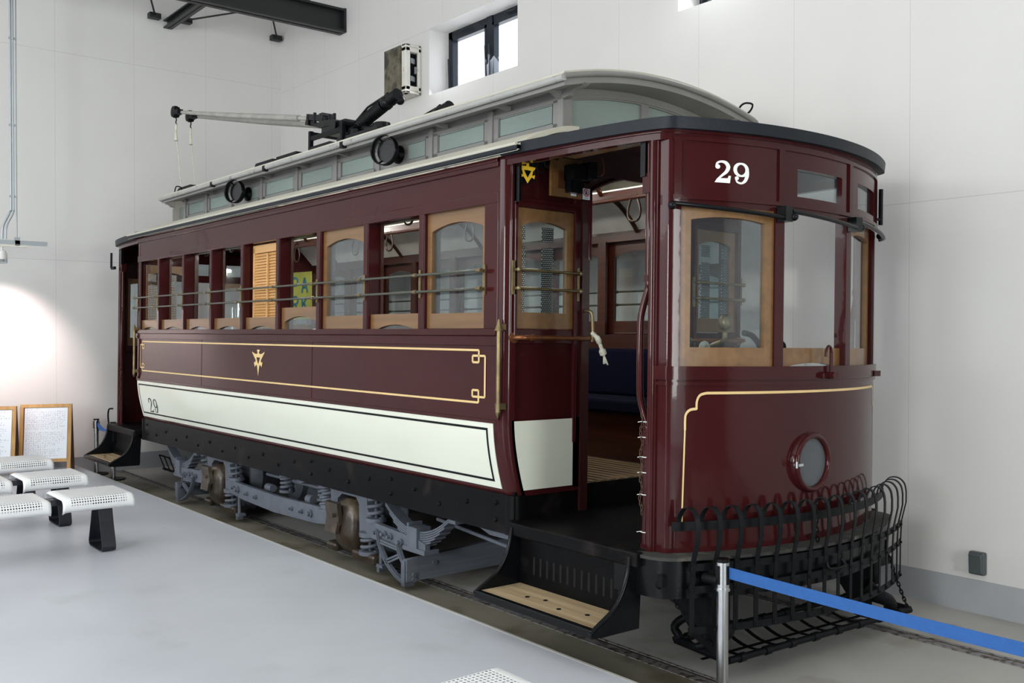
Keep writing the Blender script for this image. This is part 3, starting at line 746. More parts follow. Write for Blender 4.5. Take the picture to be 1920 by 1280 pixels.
        b = MB(); b.box(-3.965, -3.89, N + .065, N + .14, .535, .742); b.cyl((-3.93, N + .10, .535), (-3.93, N + .10, .742), .05); part(b, 'sill_corner', SILLB, T=TT)
        # brass grab handle at the corner
        if s_ > 0:
            b = MB(); xh = -3.915; yh = N - .03
            b.cyl((xh, yh, 1.20), (xh, yh, 1.62), .0115, n=12); b.cyl((xh, yh, 1.60), (xh, yh, 1.66), .024, .004, 10); b.cyl((xh, yh, 1.18), (xh, yh, 1.22), .014, .014, 10); b.obox((xh - .005, yh + .02, 1.62), (.03, .04, .03)); b.obox((xh - .005, yh + .02, 1.21), (.04, .04, .03)); b.cyl((xh, yh, 1.15), (xh, yh, 1.18), .003, .014, 8)
            part(b, 'grab_handle', BRASS, T=TT, label='verdigris stained brass grab handle')
            # iron corner bracket with yellow emblem
            b = MB(); xb = -3.88; yb = N + .05
            out = smoothp([(0, 0), (.02, .03), (.035, .09), (.10, .115), (.125, .17), (.17, .19), (.27, .232)], 5)
            fn = lambda a, z, d: (xb + d, yb + a, 2.275 + z)
            b.prism([(0, .25), (0, 0)] + out[1:] + [(.27, .25)], fn, 0, .006)
            b.box(xb - .003, xb + .02, yb, yb + .27, 2.512, 2.53); b.box(xb - .003, xb + .02, yb, yb + .015, 2.27, 2.53)
            br = part(b, 'corner_bracket', BLACK, T=TT)
            for cc, r_ in (((.06, .15), .052), ((.155, .195), .03), ((.145, .21), .014)):
                b = MB(); b.tube([(xb + .009, yb + cc[0] + r_ * math.cos(a), 2.275 + cc[1] + r_ * math.sin(a) * 1.2) for a in [2 * PI * i / 20 for i in range(21)]], .0035, 6); part(b, 'scroll', BLACK, br, T=TT)
            YH = [(275, 420), (289, 423), (284, 432), (284, 456), (329, 458), (326, 470), (312, 488), (306, 520), (326, 512), (322, 542), (304, 532), (292, 548), (275, 579), (275, 538), (300, 486), (275, 484)]
            b = MB()
            for q in (1, -1): b.add([(xb + .014, yb + .06 + q * (x - 275) * .10 / 100, 2.425 - (y_ - 500) * .115 / 158) for x, y_ in YH], [tuple(range(len(YH)))])
            part(b, 'yellow_emblem', YELLOW, br, T=TT)
    # door header with arched underside
    b = MB(); ya, yb_ = N + .585, FA - .585
    arch_top(b, lambda a, z, d: (XB - d, a, z), ya, yb_, 2.62, 2.495, 2.38, 0, .045, 14); P_(b, 'door_header', MAROON2)
    b = MB(); n = 20; pts = [(XB + .008, ya + (yb_ - ya) * i / n, 2.38 + .115 * (1 - (2 * i / n - 1) ** 2)) for i in range(n + 1)]
    b.tube([(XB + .008, ya, 2.0)] + pts + [(XB + .008, yb_, 2.0)], .012, 6); P_(b, 'door_arch_moulding', MAROON)
    b = MB(); b.box(XB - .02, XB + .0, ya - .05, yb_ + .05, .60, .765); P_(b, 'door_sill', SILLB)
    # entrance posts
    for s_ in (1, -1):
        TY = (lambda p: p) if s_ > 0 else mirY
        TT = (lambda p, TY=TY: (T(TY(p)) if T else TY(p)))
        ex, ey = arc(-TE, -.01)
        b = MB(); b.box(ex - .03, ex + .015, ey - .02, ey + .03, .61, 2.50); b.cyl((ex - .012, ey - .02, .61), (ex - .012, ey - .02, 2.50), .018, n=12); part(b, 'entrance_post', MAROON, T=TT, bevel=.004)
        hx, hy = ex - .05, ey - .005
        b = MB(); b.tube(smoothp([(hx, hy, .615), (hx, hy, .98), (hx, hy, 1.16), (hx + .0, hy, 1.18), (hx - .025, hy - .01, 1.27), (hx - .032, hy - .015, 1.35), (hx - .032, hy - .015, 1.62), (hx - .025, hy - .01, 1.70), (hx, hy, 1.80), (hx, hy, 1.86), (hx, hy, 2.48)], 5), .0165, 10)
        b.cyl((hx, hy, .61), (hx, hy, .64), .024); b.obox((hx + .012, hy, 1.84), (.05, .03, .03)); b.obox((hx + .02, hy, 1.12), (.06, .035, .06)); b.obox((hx, hy, 2.27), (.045, .045, .09))
        part(b, 'hand_pole', MAROON, T=TT)
        b = MB(); b.box(hx - .03, hx + .0, hy - .03, hy + .0, 2.30, 2.46); part(b, 'pole_sleeve', BLACK, T=TT)
        if s_ > 0:
            b = MB(); ch = [(hx - .012 + .008 * math.sin(i * 1.3), hy - .02, 1.22 - i * .021) for i in range(22)]
            for i, p in enumerate(ch):
                a = i % 2 * PI / 2; b.tube([(p[0] + .006 * math.cos(q) * math.cos(a), p[1] + .006 * math.cos(q) * math.sin(a), p[2] + .014 * math.sin(q)) for q in [2 * PI * j / 8 for j in range(9)]], .0022, 4, False)
            part(b, 'rusty_chain', mat('rusty_chain_iron', (0.09, 0.045, 0.025), .7), T=TT)
            if front:
                b = MB()
                for z in (.69, .86, .96, 1.03, 1.12, 1.19):
                    b.tube([(hx + .02 * math.cos(q) * (1.25 if z < 1.1 else 1), hy + .02 * math.sin(q), z) for q in [2 * PI * j / 12 for j in range(13)]], .0022, 4, False)
                    b.cyl((hx - .02, hy - .01, z), (hx - .038, hy - .018, z - .004), .0018, n=4)
                part(b, 'cable_tie', WHITEP, T=TT)
        # step box
        xa, xc = -3.83, -3.0
        def plate(x, nm):
            b = MB(); prof = smoothp([(N, .60), (N - .012, .52), (N - .045, .44), (N - .10, .375), (N - .20, .318), (N - .235, .296)], 4)
            poly = prof + [(N - .23, .278), (N - .18, .272), (N + .06, .272), (N + .075, .60)]
            b.prism(poly, lambda a, z, d: (x + d, a, z), -.008, .008)
            b.tube([(x, p[0], p[1]) for p in prof], .011, 6)
            part(b, nm, BLACK, T=TT)
        plate(xa, 'step_side'); plate(xc, 'step_side')
        b = MB(); b.box(xa, xc, N + .055, N + .067, .29, .60)
        for i in range(13): 
            x = xa + .11 + i * .05
            b.m(1).box(x, x + .013, N + .0545, N + .056, .37, .46); b.m(0)
        part(b, 'step_riser', [SILLB, mat('black_slot', (.002, .002, .002), .9)], T=TT)
        b = MB(); b.m(1).box(xa + .01, xc - .01, N - .20, N + .055, .292, .312); b.m(0).box(xa - .005, xc + .005, N - .235, N - .20, .278, .314)
        for x, y_ in ((.25, .1), (.35, .07), (.5, .12), (.65, .08)):
            b.m(0).cyl((xa + x, N - y_, .311), (xa + x, N - y_, .314), .012, n=8)
        part(b, 'step_board', [BLACK, STEPW], T=TT, bevel=.004)
end(None, True)
end(mirX, False)

# front number 29 and gold line on the dash
b = MB(); RATIO = .84
for dg, t0 in ((digit2(1.0), -.775), (digit9(1.0), -.658)):
    flat(b, [[(x * .118 , z * .098) for x, z in p] for p in dg], lambda x, z, t0=t0: (*arc(t0 + x / RATIO, .0022), 2.274 + z))
part(b, 'front_number', WHITEP, label='white number 29')
b = MB(); dw = .0075
def dl(pts, w_=.015):
    pts = smoothp(pts, 4) if len(pts) > 2 else [tuple(Vector(pts[0]).lerp(Vector(pts[1]), i / 30)) for i in range(31)]
    flat(b, ribbon(pts, w_), lambda s_, z: (*arc(s_, .0025), z))
dl([(-.80, 1.325), (.86, 1.325)], .012); dl([(-.858, 1.252), (-.856, 1.29), (-.838, 1.316), (-.80, 1.325)], .012); dl([(-.856, 1.255), (-.895, 1.25), (-.918, 1.23), (-.922, 1.20), (-.922, 1.16)], .012); dl([(-.922, 1.17), (-.935, .72)], .009)
dl([(.86, 1.325), (.90, 1.31), (.92, 1.26), (.925, 1.235)], .012); dl([(.925, 1.235), (.96, 1.22), (.985, 1.18), (.985, 1.12)]); dl([(.985, 1.13), (1.0, .72)], .013)
part(b, 'dash_lining', GOLD)
# head lamp porthole in the dash
tl = -.07; ax, ay = arc(tl, 0); HL = Vector((ax, ay, .985))
def ringp(r, d, n=40): return [(ax + d, ay + r * math.cos(2 * PI * i / n), .985 + r * math.sin(2 * PI * i / n)) for i in range(n + 1)]
b = MB(); b.tube(ringp(.128, .016), .014, 8, False); b.grid([ringp(.145, -.012), ringp(.145, .008), ringp(.137, .016)]); b.grid([ringp(.114, .016), ringp(.112, -.06)])
hl = part(b, 'headlamp_ring', MAROON, bevel=0)
b = MB(); 
g = MB(); c_ = [(ax + .009, ay, .985)]; rp = ringp(.116, .009)[:-1]; g.add(rp, [tuple(range(len(rp)))]); part(g, 'lamp_glass', LAMPG, hl)
g = MB(); G_ = []
for k in range(8):
    a = PI / 2 * k / 7; G_.append(ringp(max(.003, .112 * math.cos(a)), .004 - .09 * math.sin(a), 28))
g.grid(G_); part(g, 'reflector', mat('silver_reflector', (.5, .52, .54), .3, .8), hl)
g = MB(); g.obox((ax + .03, ay - .135, .985), (.03, .035, .012)); g.cyl((ax + .03, ay - .15, .97), (ax + .03, ay - .15, 1.0), .006, n=8); part(g, 'latch', CHROME, hl)
# black rod across the front window heads
b = MB()
for (t0, t1) in ((-1.04, -.36), (-.30, POST_T - .02), (POST_T + .03, 1.12)):
    b.tube([(*arc(t0 + (t1 - t0) * i / 8, .045), 2.165 - .004 * i) for i in range(9)], .0105, 8)
for t in (-.335, POST_T):
    x, y = arc(t, .03); b.obox((x, y, 2.15), (.05, .055, .07)); x, y = arc(t + .05, .045); b.sphere((x, y, 2.14), .02, 6)
for t in (-1.04, 1.12): x, y = arc(t, .045); b.sphere((x, y, 2.155), .02, 6)
part(b, 'front_rod', BLACK)
# small hook and latch on the front sill
b = MB(); x, y = arc(.06, .02); b.obox((x, y, 1.40), (.03, .13, .022)); b.obox((x + .01, y + .01, 1.46), (.006, .022, .12)); b.tube(smoothp([(x + .01, y + .01, 1.51), (x + .012, y, 1.535), (x + .012, y - .02, 1.54), (x + .012, y - .035, 1.52), (x + .012, y - .04, 1.49)], 4), .007, 6); b.cyl((x + .0, y + .0, 1.40), (x + .04, y, 1.40), .018, n=10)
part(b, 'sash_hook', MAROON)
b = MB(); x, y = arc(.88, .018); b.obox((x, y, 1.395), (.03, .06, .03)); part(b, 'sill_catch', MAROON)
# mirror arms
for T in (None, mirX):
    b = MB(); x, y = arc(1.15, .06) if T is None else arc(-1.0, 0)
    if T is None:
        b.cyl((x, y + .01, 2.22), (x, y + .01, 2.42), .012); b.cyl((x - .01, y - .06, 2.25), (x, y + .01, 2.25), .008)
    else:
        b.cyl((-2.99, 3.12, 2.26), (-2.99, 3.12, 2.42), .011); b.obox((-3.03, 3.13, 2.26), (.10, .025, .03))
    part(b, 'flag_bracket', BLACKM, T=T)
b = MB(); b.tube(smoothp([(-2.90, 3.14, .60), (-2.90, 3.13, .70), (-2.93, 3.13, .77), (-2.99, 3.15, .78)], 4), .009, 6); part(b, 'coupling_lever', BLACKM, T=mirX)

# controls seen through the front windows
b = MB(); b.cyl((-2.98, 3.62, .62), (-2.98, 3.62, 1.44), .10); b.cyl((-2.98, 3.62, 1.44), (-2.98, 3.62, 1.49), .11); part(b, 'controller', BLACK)
b = MB(); b.tube(smoothp([(-2.98, 3.62, 1.49), (-2.98, 3.62, 1.53), (-2.93, 3.60, 1.545), (-2.87, 3.575, 1.56), (-2.86, 3.57, 1.60)], 4), .014, 8); b.sphere((-2.86, 3.57, 1.645), .032, 8, (1, 1, 1.2)); part(b, 'controller_handle', BRASS)
b = MB(); b.tube(smoothp([(-2.96, 3.57, 1.52), (-2.955, 3.55, 1.545), (-2.95, 3.52, 1.54), (-2.95, 3.505, 1.50), (-2.95, 3.51, 1.46)], 4), .014, 8); part(b, 'rope_wrapping', ROPE)
b = MB(); b.tube([(-2.96, 3.30, 1.55), (-2.95, 3.38, 1.565), (-2.95, 3.44, 1.57), (-2.95, 3.44, 1.53), (-2.96, 3.30, 1.53)], .004, 5); part(b, 'teal_string', TEALROPE)
b = MB(); b.cyl((-2.95, 3.98, .62), (-2.95, 3.98, 1.48), .03); b.tube(smoothp([(-2.93, 3.80, 1.60), (-2.93, 3.86, 1.59), (-2.94, 3.93, 1.55), (-2.95, 3.98, 1.50)], 4), .015, 8); b.cyl((-2.93, 3.98, 1.53), (-2.93, 4.10, 1.535), .032, n=12); b.sphere((-2.94, 3.96, 1.51), .028, 6); part(b, 'brake_handle', BLACK)
b = MB(); b.tube([(-2.94, 3.95, 1.56), (-2.92, 4.0, 1.565), (-2.9, 4.04, 1.565)], .006, 5); part(b, 'teal_string', TEALROPE)

# switch board, breakers and warning card above the bulkhead window
b = MB(); b.box(-3.878, -3.86, 3.37, 3.59, 2.322, 2.53); sb = part(b, 'switch_board', TAN, label='varnished wooden switch board')
b = MB(); b.box(-3.862, -3.845, 3.405, 3.445, 2.365, 2.455); part(b, 'wooden_block', COPPER, sb)
b = MB(); b.box(-3.86, -3.78, 3.46, 3.55, 2.41, 2.49); b.box(-3.86, -3.82, 3.47, 3.56, 2.345, 2.41); b.cyl((-3.86, 3.52, 2.385), (-3.81, 3.52, 2.385), .03, n=12); b.box(-3.84, -3.76, 3.56, 3.61, 2.42, 2.51); part(b, 'breaker', BLACK, sb)
b = MB(); b.box(-3.862, -3.858, 3.51, 3.548, 2.334, 2.346); part(b, 'name_plate', PAPER, sb)
b = MB(); b.tube(smoothp([(-3.80, 3.68, 2.55), (-3.79, 3.685, 2.50), (-3.79, 3.68, 2.46), (-3.79, 3.66, 2.455)], 4), .006, 6); part(b, 'copper_hook', COPPER)
b = MB(); b.box(-3.866, -3.864, 3.60, 3.655, 2.325, 2.385); wc = part(b, 'warning_card', PAPER, label='white do not touch card with red ring')
REDI = mat('red_ink', (0.6, 0.02, 0.03), .6)
b = MB(); cy_, cz_ = 3.6275, 2.362
flat(b, ribbon([(cy_ + .019 * math.cos(2 * PI * i / 24), cz_ + .019 * math.sin(2 * PI * i / 24)) for i in range(25)], .005), lambda y, z: (-3.8635, y, z))
flat(b, ribbon([(cy_ - .013, cz_ + .013), (cy_ + .013, cz_ - .013)], .004), lambda y, z: (-3.8632, y, z)); part(b, 'red_ring', REDI, wc)
b = MB(); flat(b, [disc((cy_, cz_ - .003), .0075)] + ribbon([(cy_ - .005, cz_), (cy_ - .008, cz_ + .011)], .003) + ribbon([(cy_ - .001, cz_), (cy_ - .001, cz_ + .014)], .003) + ribbon([(cy_ + .003, cz_), (cy_ + .004, cz_ + .013)], .003) + ribbon([(cy_ - .015, cz_ - .029), (cy_ + .015, cz_ - .029)], .003), lambda y, z: (-3.8637, y, z)); part(b, 'hand_symbol', INK, wc)
b = MB(); b.box(-3.60, -3.10, 3.22, 3.30, 2.47, 2.50); b.box(-3.88, -3.6, 3.16, 3.26, 2.48, 2.505); part(b, 'hood_batten', TAN)
# knotted rope on the hand bar, door handle
b = MB(); b.tube(smoothp([(-3.84, 3.655, 1.60), (-3.82, 3.68, 1.57), (-3.82, 3.70, 1.54), (-3.82, 3.715, 1.51), (-3.82, 3.73, 1.48)], 4), [.012] * 4 + [.016] * 4 + [.011] * 5 + [.02] * 4, 8)
for i in range(10): b.cyl((-3.82, 3.73, 1.485), (-3.82 + random.uniform(-.02, .02), 3.745 + random.uniform(-.02, .025), 1.43 + random.uniform(-.01, .01)), .004, n=5)
part(b, 'rope_end', ROPE, label='frayed off-white rope end')
b = MB(); b.tube(smoothp([(-3.89, 3.655, 1.72), (-3.85, 3.66, 1.71), (-3.845, 3.665, 1.68), (-3.845, 3.67, 1.60), (-3.85, 3.67, 1.55)], 4), .010, 8); part(b, 'door_pull', BRASS)

# ------------------------------------------------------------------ main roof and clerestory
RX0, RX1 = -9.80, -3.745
def roofprof(s_):   # lower deck from the eave up to the clerestory wall
    return [(N - .06 + (.42) * f, 2.530 + .150 * (1 - (1 - f) ** 1.8)) for f in [i / 8 for i in range(9)]]
for s_, TY in ((1, None), (-1, mirY)):
    pr = roofprof(s_)
    b = MB(); b.slab([[(RX0, y, z) for y, z in pr], [(RX1, y, z) for y, z in pr]], [[(RX0, y, z - .03) for y, z in pr], [(RX1, y, z - .03) for y, z in pr]]); part(b, 'roof_deck', ROOFC, T=TY)
    b = MB(); b.box(RX0, RX1 - .0, N - .07, N - .03, 2.503, 2.536); part(b, 'eave_trim', GUTTER, T=TY, bevel=.006)
    b = MB(); b.tube([(RX0, N - .066, 2.534), (RX1, N - .066, 2.534)], .009, 8); part(b, 'eave_bead', ROOFC, T=TY)
    # headlining of the lower deck
    hp = [(N + .10 + .36 * f, 2.34 + .22 * (1 - (1 - f) ** 2.0)) for f in [i / 10 for i in range(11)]]
    b = MB(); b.slab([[(X0, y, z) for y, z in hp], [(X1 - .0, y, z) for y, z in hp]], [[(X0, y, z + .01) for y, z in hp], [(X1, y, z + .01) for y, z in hp]]); part(b, 'side_headlining', WHITEC, T=TY)
    for x in [-9.07 + .628 * 2 * k for k in range(5)] + [-4.75]:
        b = MB(); b.tube([(x, y, z - .012) for y, z in hp] + [(x, N + .5, 2.60), (x, N + .62, 2.68)], .017, 6); part(b, 'carline_rib', REDWOOD, T=TY)
    b = MB(); b.box(X0, X1, N + .42, N + .455, 2.50, 2.56); part(b, 'cant_beam', REDWOOD, T=TY)
    b = MB(); b.cyl((X0, N + .50, 2.49), (X1, N + .50, 2.49), .014, n=8)
    for x in (-9.3, -8.0, -6.7, -5.4, -4.2): b.cyl((x, N + .50, 2.49), (x, N + .46, 2.55), .012, n=6)
    part(b, 'strap_rail', REDWOOD, T=TY)
    for k in range(9):
        x = -9.2 + k * .6
        b = MB(); pts = [(x - .02, N + .5, 2.505), (x - .05, N + .5, 2.43), (x - .055, N + .5, 2.38), (x - .03, N + .5, 2.34), (x + .03, N + .5, 2.34), (x + .055, N + .5, 2.38), (x + .05, N + .5, 2.43), (x + .02, N + .5, 2.505)]
        b.tube(smoothp(pts, 3), .0085, 6); part(b, 'hanging_strap', LEATHER, T=TY)
# cove strip on the front hood by the clerestory
b = MB(); P1 = [(-3.78 + .0, 3.30 + 1.56 * i / 20, 2.600 + .055 * math.sin(PI * i / 20)) for i in range(21)]
b.tube([(p[0] + .12 * math.sin(PI * i / 20), p[1], p[2]) for i, p in enumerate(P1)], .02, 8); part(b, 'roof_cover_strip', ROOFC)
# rubber bead at the end of the roof deck
b = MB(); b.tube([(-3.96, N - .05, 2.53), (-3.86, N + .01, 2.558), (-3.80, N + .10, 2.575), (-3.76, N + .18, 2.592)], .012, 8); part(b, 'roof_end_strip', GUTTER)

CY = 3.45; CX0, CX1 = -9.42, -3.86; CZ0, CZ1 = 2.66, 2.885
posts = [-9.38, -8.84, -8.27, -7.64, -6.99, -6.36, -5.76, -5.12, -4.50, -3.885]
def crown(y, base=2.90, h=.105):
    f = (y - MID) / (MID - 3.29); return base + h * (1 - f * f)
for s_, TY in ((1, None), (-1, mirY)):
    b = MB(); b.box(CX0, CX1, CY + .02, CY + .035, CZ0, 2.70); b.box(CX0, CX1, CY + .02, CY + .035, 2.855, 2.935); b.box(CX0, CX1, CY, CY + .02, 2.655, 2.672)
    part(b, 'clerestory_wall', ROOFG, T=TY)
    for i, x in enumerate(posts):
        b = MB(); b.box(x - .022, x + .022, CY - .005, CY + .03, 2.66, 2.89); part(b, 'clerestory_post', ROOFG, T=TY, bevel=.003)
        # bracket block beneath the roof edge
        if s_ > 0 and 0 < i < 9:
            b = MB(); b.prism([(CY, 2.885), (CY - .13, 2.885), (CY - .12, 2.875), (CY, 2.862)], lambda a, z, d: (x + d, a, z), .16, .19); part(b, 'roof_bracket', ROOFG)
    for i in range(9):
        a, c = posts[i] + .022, posts[i + 1] - .022
        fr = 'clerestory_window'
        b = MB(); b.box(a, c, CY + .006, CY + .022, 2.69, 2.725); b.box(a, c, CY + .006, CY + .022, 2.838, 2.862); b.box(a, a + .045, CY + .006, CY + .022, 2.70, 2.85); b.box(c - .045, c, CY + .006, CY + .022, 2.70, 2.85)
        lamp = i in (2, 6)
        if lamp and s_ > 0: b.box(a + .04, a + .34, CY + .008, CY + .020, 2.70, 2.85)
        w_ = part(b, fr, ROOFG, T=TY)
        g = MB(); g.box(a + .04, c - .04, CY + .012, CY + .016, 2.72, 2.84); part(g, 'frosted_pane', FROST, w_, T=TY)
        g = MB()
        for z in (2.732, 2.830): g.box(a + .05, c - .05, CY + .0105, CY + .012, z - .0012, z + .0012)
        for xx in (a + .055, c - .055): g.box(xx - .0015, xx + .0015, CY + .0105, CY + .012, 2.725, 2.838)
        part(g, 'etched_line', GUTTER, w_, T=TY)
# clerestory end walls
for T in (None, mirX):
    b = MB()
    fn = lambda a, z, d: (CX1 - d, a, z)
    def band(z0f, z1f, ya, yb_, d0=0, d1=.03, n=20):
        for i in range(n):
            a0 = ya + (yb_ - ya) * i / n; a1 = ya + (yb_ - ya) * (i + 1) / n
            b.prism([(a0, z0f(a0)), (a1, z0f(a1)), (a1, z1f(a1)), (a0, z1f(a0))], fn, d0, d1)
    ct = lambda y: crown(y) - .005
    wt = lambda y: 2.835 + .075 * (1 - ((y - MID) / .63) ** 2)
    band(lambda y: 2.655, lambda y: 2.70, CY + .01, 8.16 - CY - .01); band(wt, ct, CY + .01, 8.16 - CY - .01)
    for ya, yb_ in ((CY, CY + .06), (4.05, 4.11), (8.16 - CY - .06, 8.16 - CY)): band(lambda y: 2.66, wt, ya, yb_, n=3)
    band(lambda y: wt(y) + .008, lambda y: wt(y) + .018, CY + .02, 8.16 - CY - .02, -.008, 0)
    o = part(b, 'clerestory_end', ROOFG, T=T)
    for ya, yb_ in ((CY + .06, 4.05), (4.11, 8.16 - CY - .06)):
        g = MB(); n = 10; poly = [(ya, 2.70), (yb_, 2.70)] + [(yb_ + (ya - yb_) * i / n, wt(yb_ + (ya - yb_) * i / n)) for i in range(n + 1)]
        g.prism(poly, fn, .014, .018); part(g, 'frosted_pane', FROST, o, T=T)
    for yy in (CY + .005, 8.16 - CY - .005):     # scroll brackets
        s_ = 1 if yy < MID else -1
        b = MB(); b.prism(smoothp([(0, 2.90), (.17, 2.90), (.15, 2.885), (.10, 2.88), (.07, 2.865), (.05, 2.85), (.0, 2.845)], 3), lambda a, z, d: (CX1 + a, yy + d, z), -.02, .02); part(b, 'scroll_bracket', ROOFG, T=T)
        b = MB(); b.prism(smoothp([(0, 2.90), (.13, 2.90), (.11, 2.885), (.07, 2.875), (.05, 2.865), (.03, 2.855), (.0, 2.845)], 3), lambda a, z, d: (CX1 - .02 + d, yy - s_ * a, z), -.02, .02); part(b, 'scroll_bracket', ROOFG, T=T)
# clerestory roof
ys = [3.29 + 1.58 * i / 24 for i in range(25)]
def cg(x, dz, base=2.90, inset=0): return [(x, MID + (y - MID) * (1 - inset), crown(y, base) + dz) for y in ys]
b = MB(); b.slab([cg(-9.60, .0), cg(-3.68, .0)], [cg(-9.60, .028), cg(-3.68, .028)]); part(b, 'clerestory_roof', ROOFC)
b = MB(); b.slab([cg(-9.592, -.042, inset=.012), cg(-3.688, -.042, inset=.012)], [cg(-9.592, .0, inset=.012), cg(-3.688, .0, inset=.012)]); part(b, 'clerestory_soffit', ROOFG)
for yy in (3.285, 8.16 - 3.285):
    b = MB(); b.cyl((-9.61, yy, 2.896), (-3.675, yy, 2.896), .019, n=8); part(b, 'clerestory_gutter', mat('pale_grey_gutter', (.33, .33, .32), .55, dirt=((.12, .11, .10), .6, 9)))
    if yy < MID:
        for x in (-8.27, -7.2, -5.95):
            b = MB(); b.box(x - .02, x + .02, yy - .02, yy + .03, 2.866, 2.908); part(b, 'gutter_clip', BLACKM)
for x in (-9.60, -3.68):
    b = MB(); b.tube([(x, p[1], p[2] + .004) for p in cg(x, 0)], .015, 8); part(b, 'roof_end_roll', ROOFG)
b = MB(); b.slab([[(X0, y, crown(y) - .06) for y in ys[4:-4]], [(X1, y, crown(y) - .06) for y in ys[4:-4]]], [[(X0, y, crown(y) - .05) for y in ys[4:-4]], [(X1, y, crown(y) - .05) for y in ys[4:-4]]]); part(b, 'upper_headlining', WHITEC)
# loops, hatches and vents on the roof
for x, yy in ((-3.72, 4.80), (-9.50, 3.42)):
    b = MB(); z = crown(yy) + .03; s_ = 1 if x > -5 else -1
    b.tube(smoothp([(x - .03, yy - .02, z), (x - .01, yy - .02, z + .045), (x + .03, yy - .02, z + .06), (x + .06, yy + .01, z + .05), (x + .02, yy + .03, z + .015), (x - .03, yy + .02, z)], 4), .006, 6); part(b, 'roof_loop', BLACKM)
b = MB(); b.tube(smoothp([(-10.35, 3.28, 2.58), (-10.35, 3.28, 2.62), (-10.28, 3.30, 2.635), (-10.2, 3.3, 2.63), (-10.15, 3.32, 2.60)], 4), .007, 6); b.obox((-10.0, 3.33, 2.63), (.35, .08, .02)); part(b, 'roof_loop', BLACKM)
for (x, y, z, L, hh) in ((-9.43, 3.56, 3.02, .42, .025), (-7.75, 3.62, 3.01, .44, .06), (-7.33, 3.62, 3.01, .46, .06), (-6.75, 3.62, 3.01, .42, .055), (-4.28, 4.02, 3.05, .16, .02), (-4.1, 4.2, 3.045, .16, .02)):
    b = MB(); b.prism([(-L / 2, 0), (L / 2, 0), (L / 2 - .05, hh), (-L / 2 + .06, hh)], lambda a, c_, d: (x + a, y + d, z - .02 + c_), -.10, .10); part(b, 'roof_vent', BLACKM)
# two horn-shaped ventilators
for x in (-5.50, -7.90):
    b = MB(); z = 2.778
    prof = [(CY + .008, .060), (CY - .01, .060), (CY - .02, .042), (CY - .045, .034), (CY - .07, .040), (CY - .12, .070), (CY - .135, .076)]
    b.tube([(x, p[0], z) for p in prof], [p[1] for p in prof], 20)
    n = 28; R1 = [(x + .098 * math.cos(2 * PI * i / n), CY - .14, z + .098 * math.sin(2 * PI * i / n)) for i in range(n + 1)]; R2 = [(p[0], CY - .185, p[2]) for p in R1]; R3 = [(x + .092 * math.cos(2 * PI * i / n), CY - .185, z + .092 * math.sin(2 * PI * i / n)) for i in range(n + 1)]; R4 = [(p[0], CY - .14, p[2]) for p in R3]
    b.grid([R1, R2, R3, R4, R1])
    for k in range(3):
        a = k * 2.1; b.cyl((x + .07 * math.cos(a), CY - .13, z + .07 * math.sin(a)), (x + .094 * math.cos(a), CY - .165, z + .094 * math.sin(a)), .006, n=6)
    cm = [(x + .068 * math.cos(2 * PI * i / n), CY - .133, z + .068 * math.sin(2 * PI * i / n)) for i in range(n)]
    for i in range(n): b.add([cm[i], cm[(i + 1) % n], (x, CY - .10, z)], [(0, 1, 2)], True)
    def RT(p, x=x, a=math.radians(24)):
        dy = p[1] - CY; k = min(1, max(0, -dy / .05)); dx = p[0] - x; a2 = a * k
        return (x + dx * math.cos(a2) - dy * math.sin(a2), CY + dx * math.sin(a2) + dy * math.cos(a2), p[2])
    part(b, 'horn_ventilator', BLACK, T=RT)

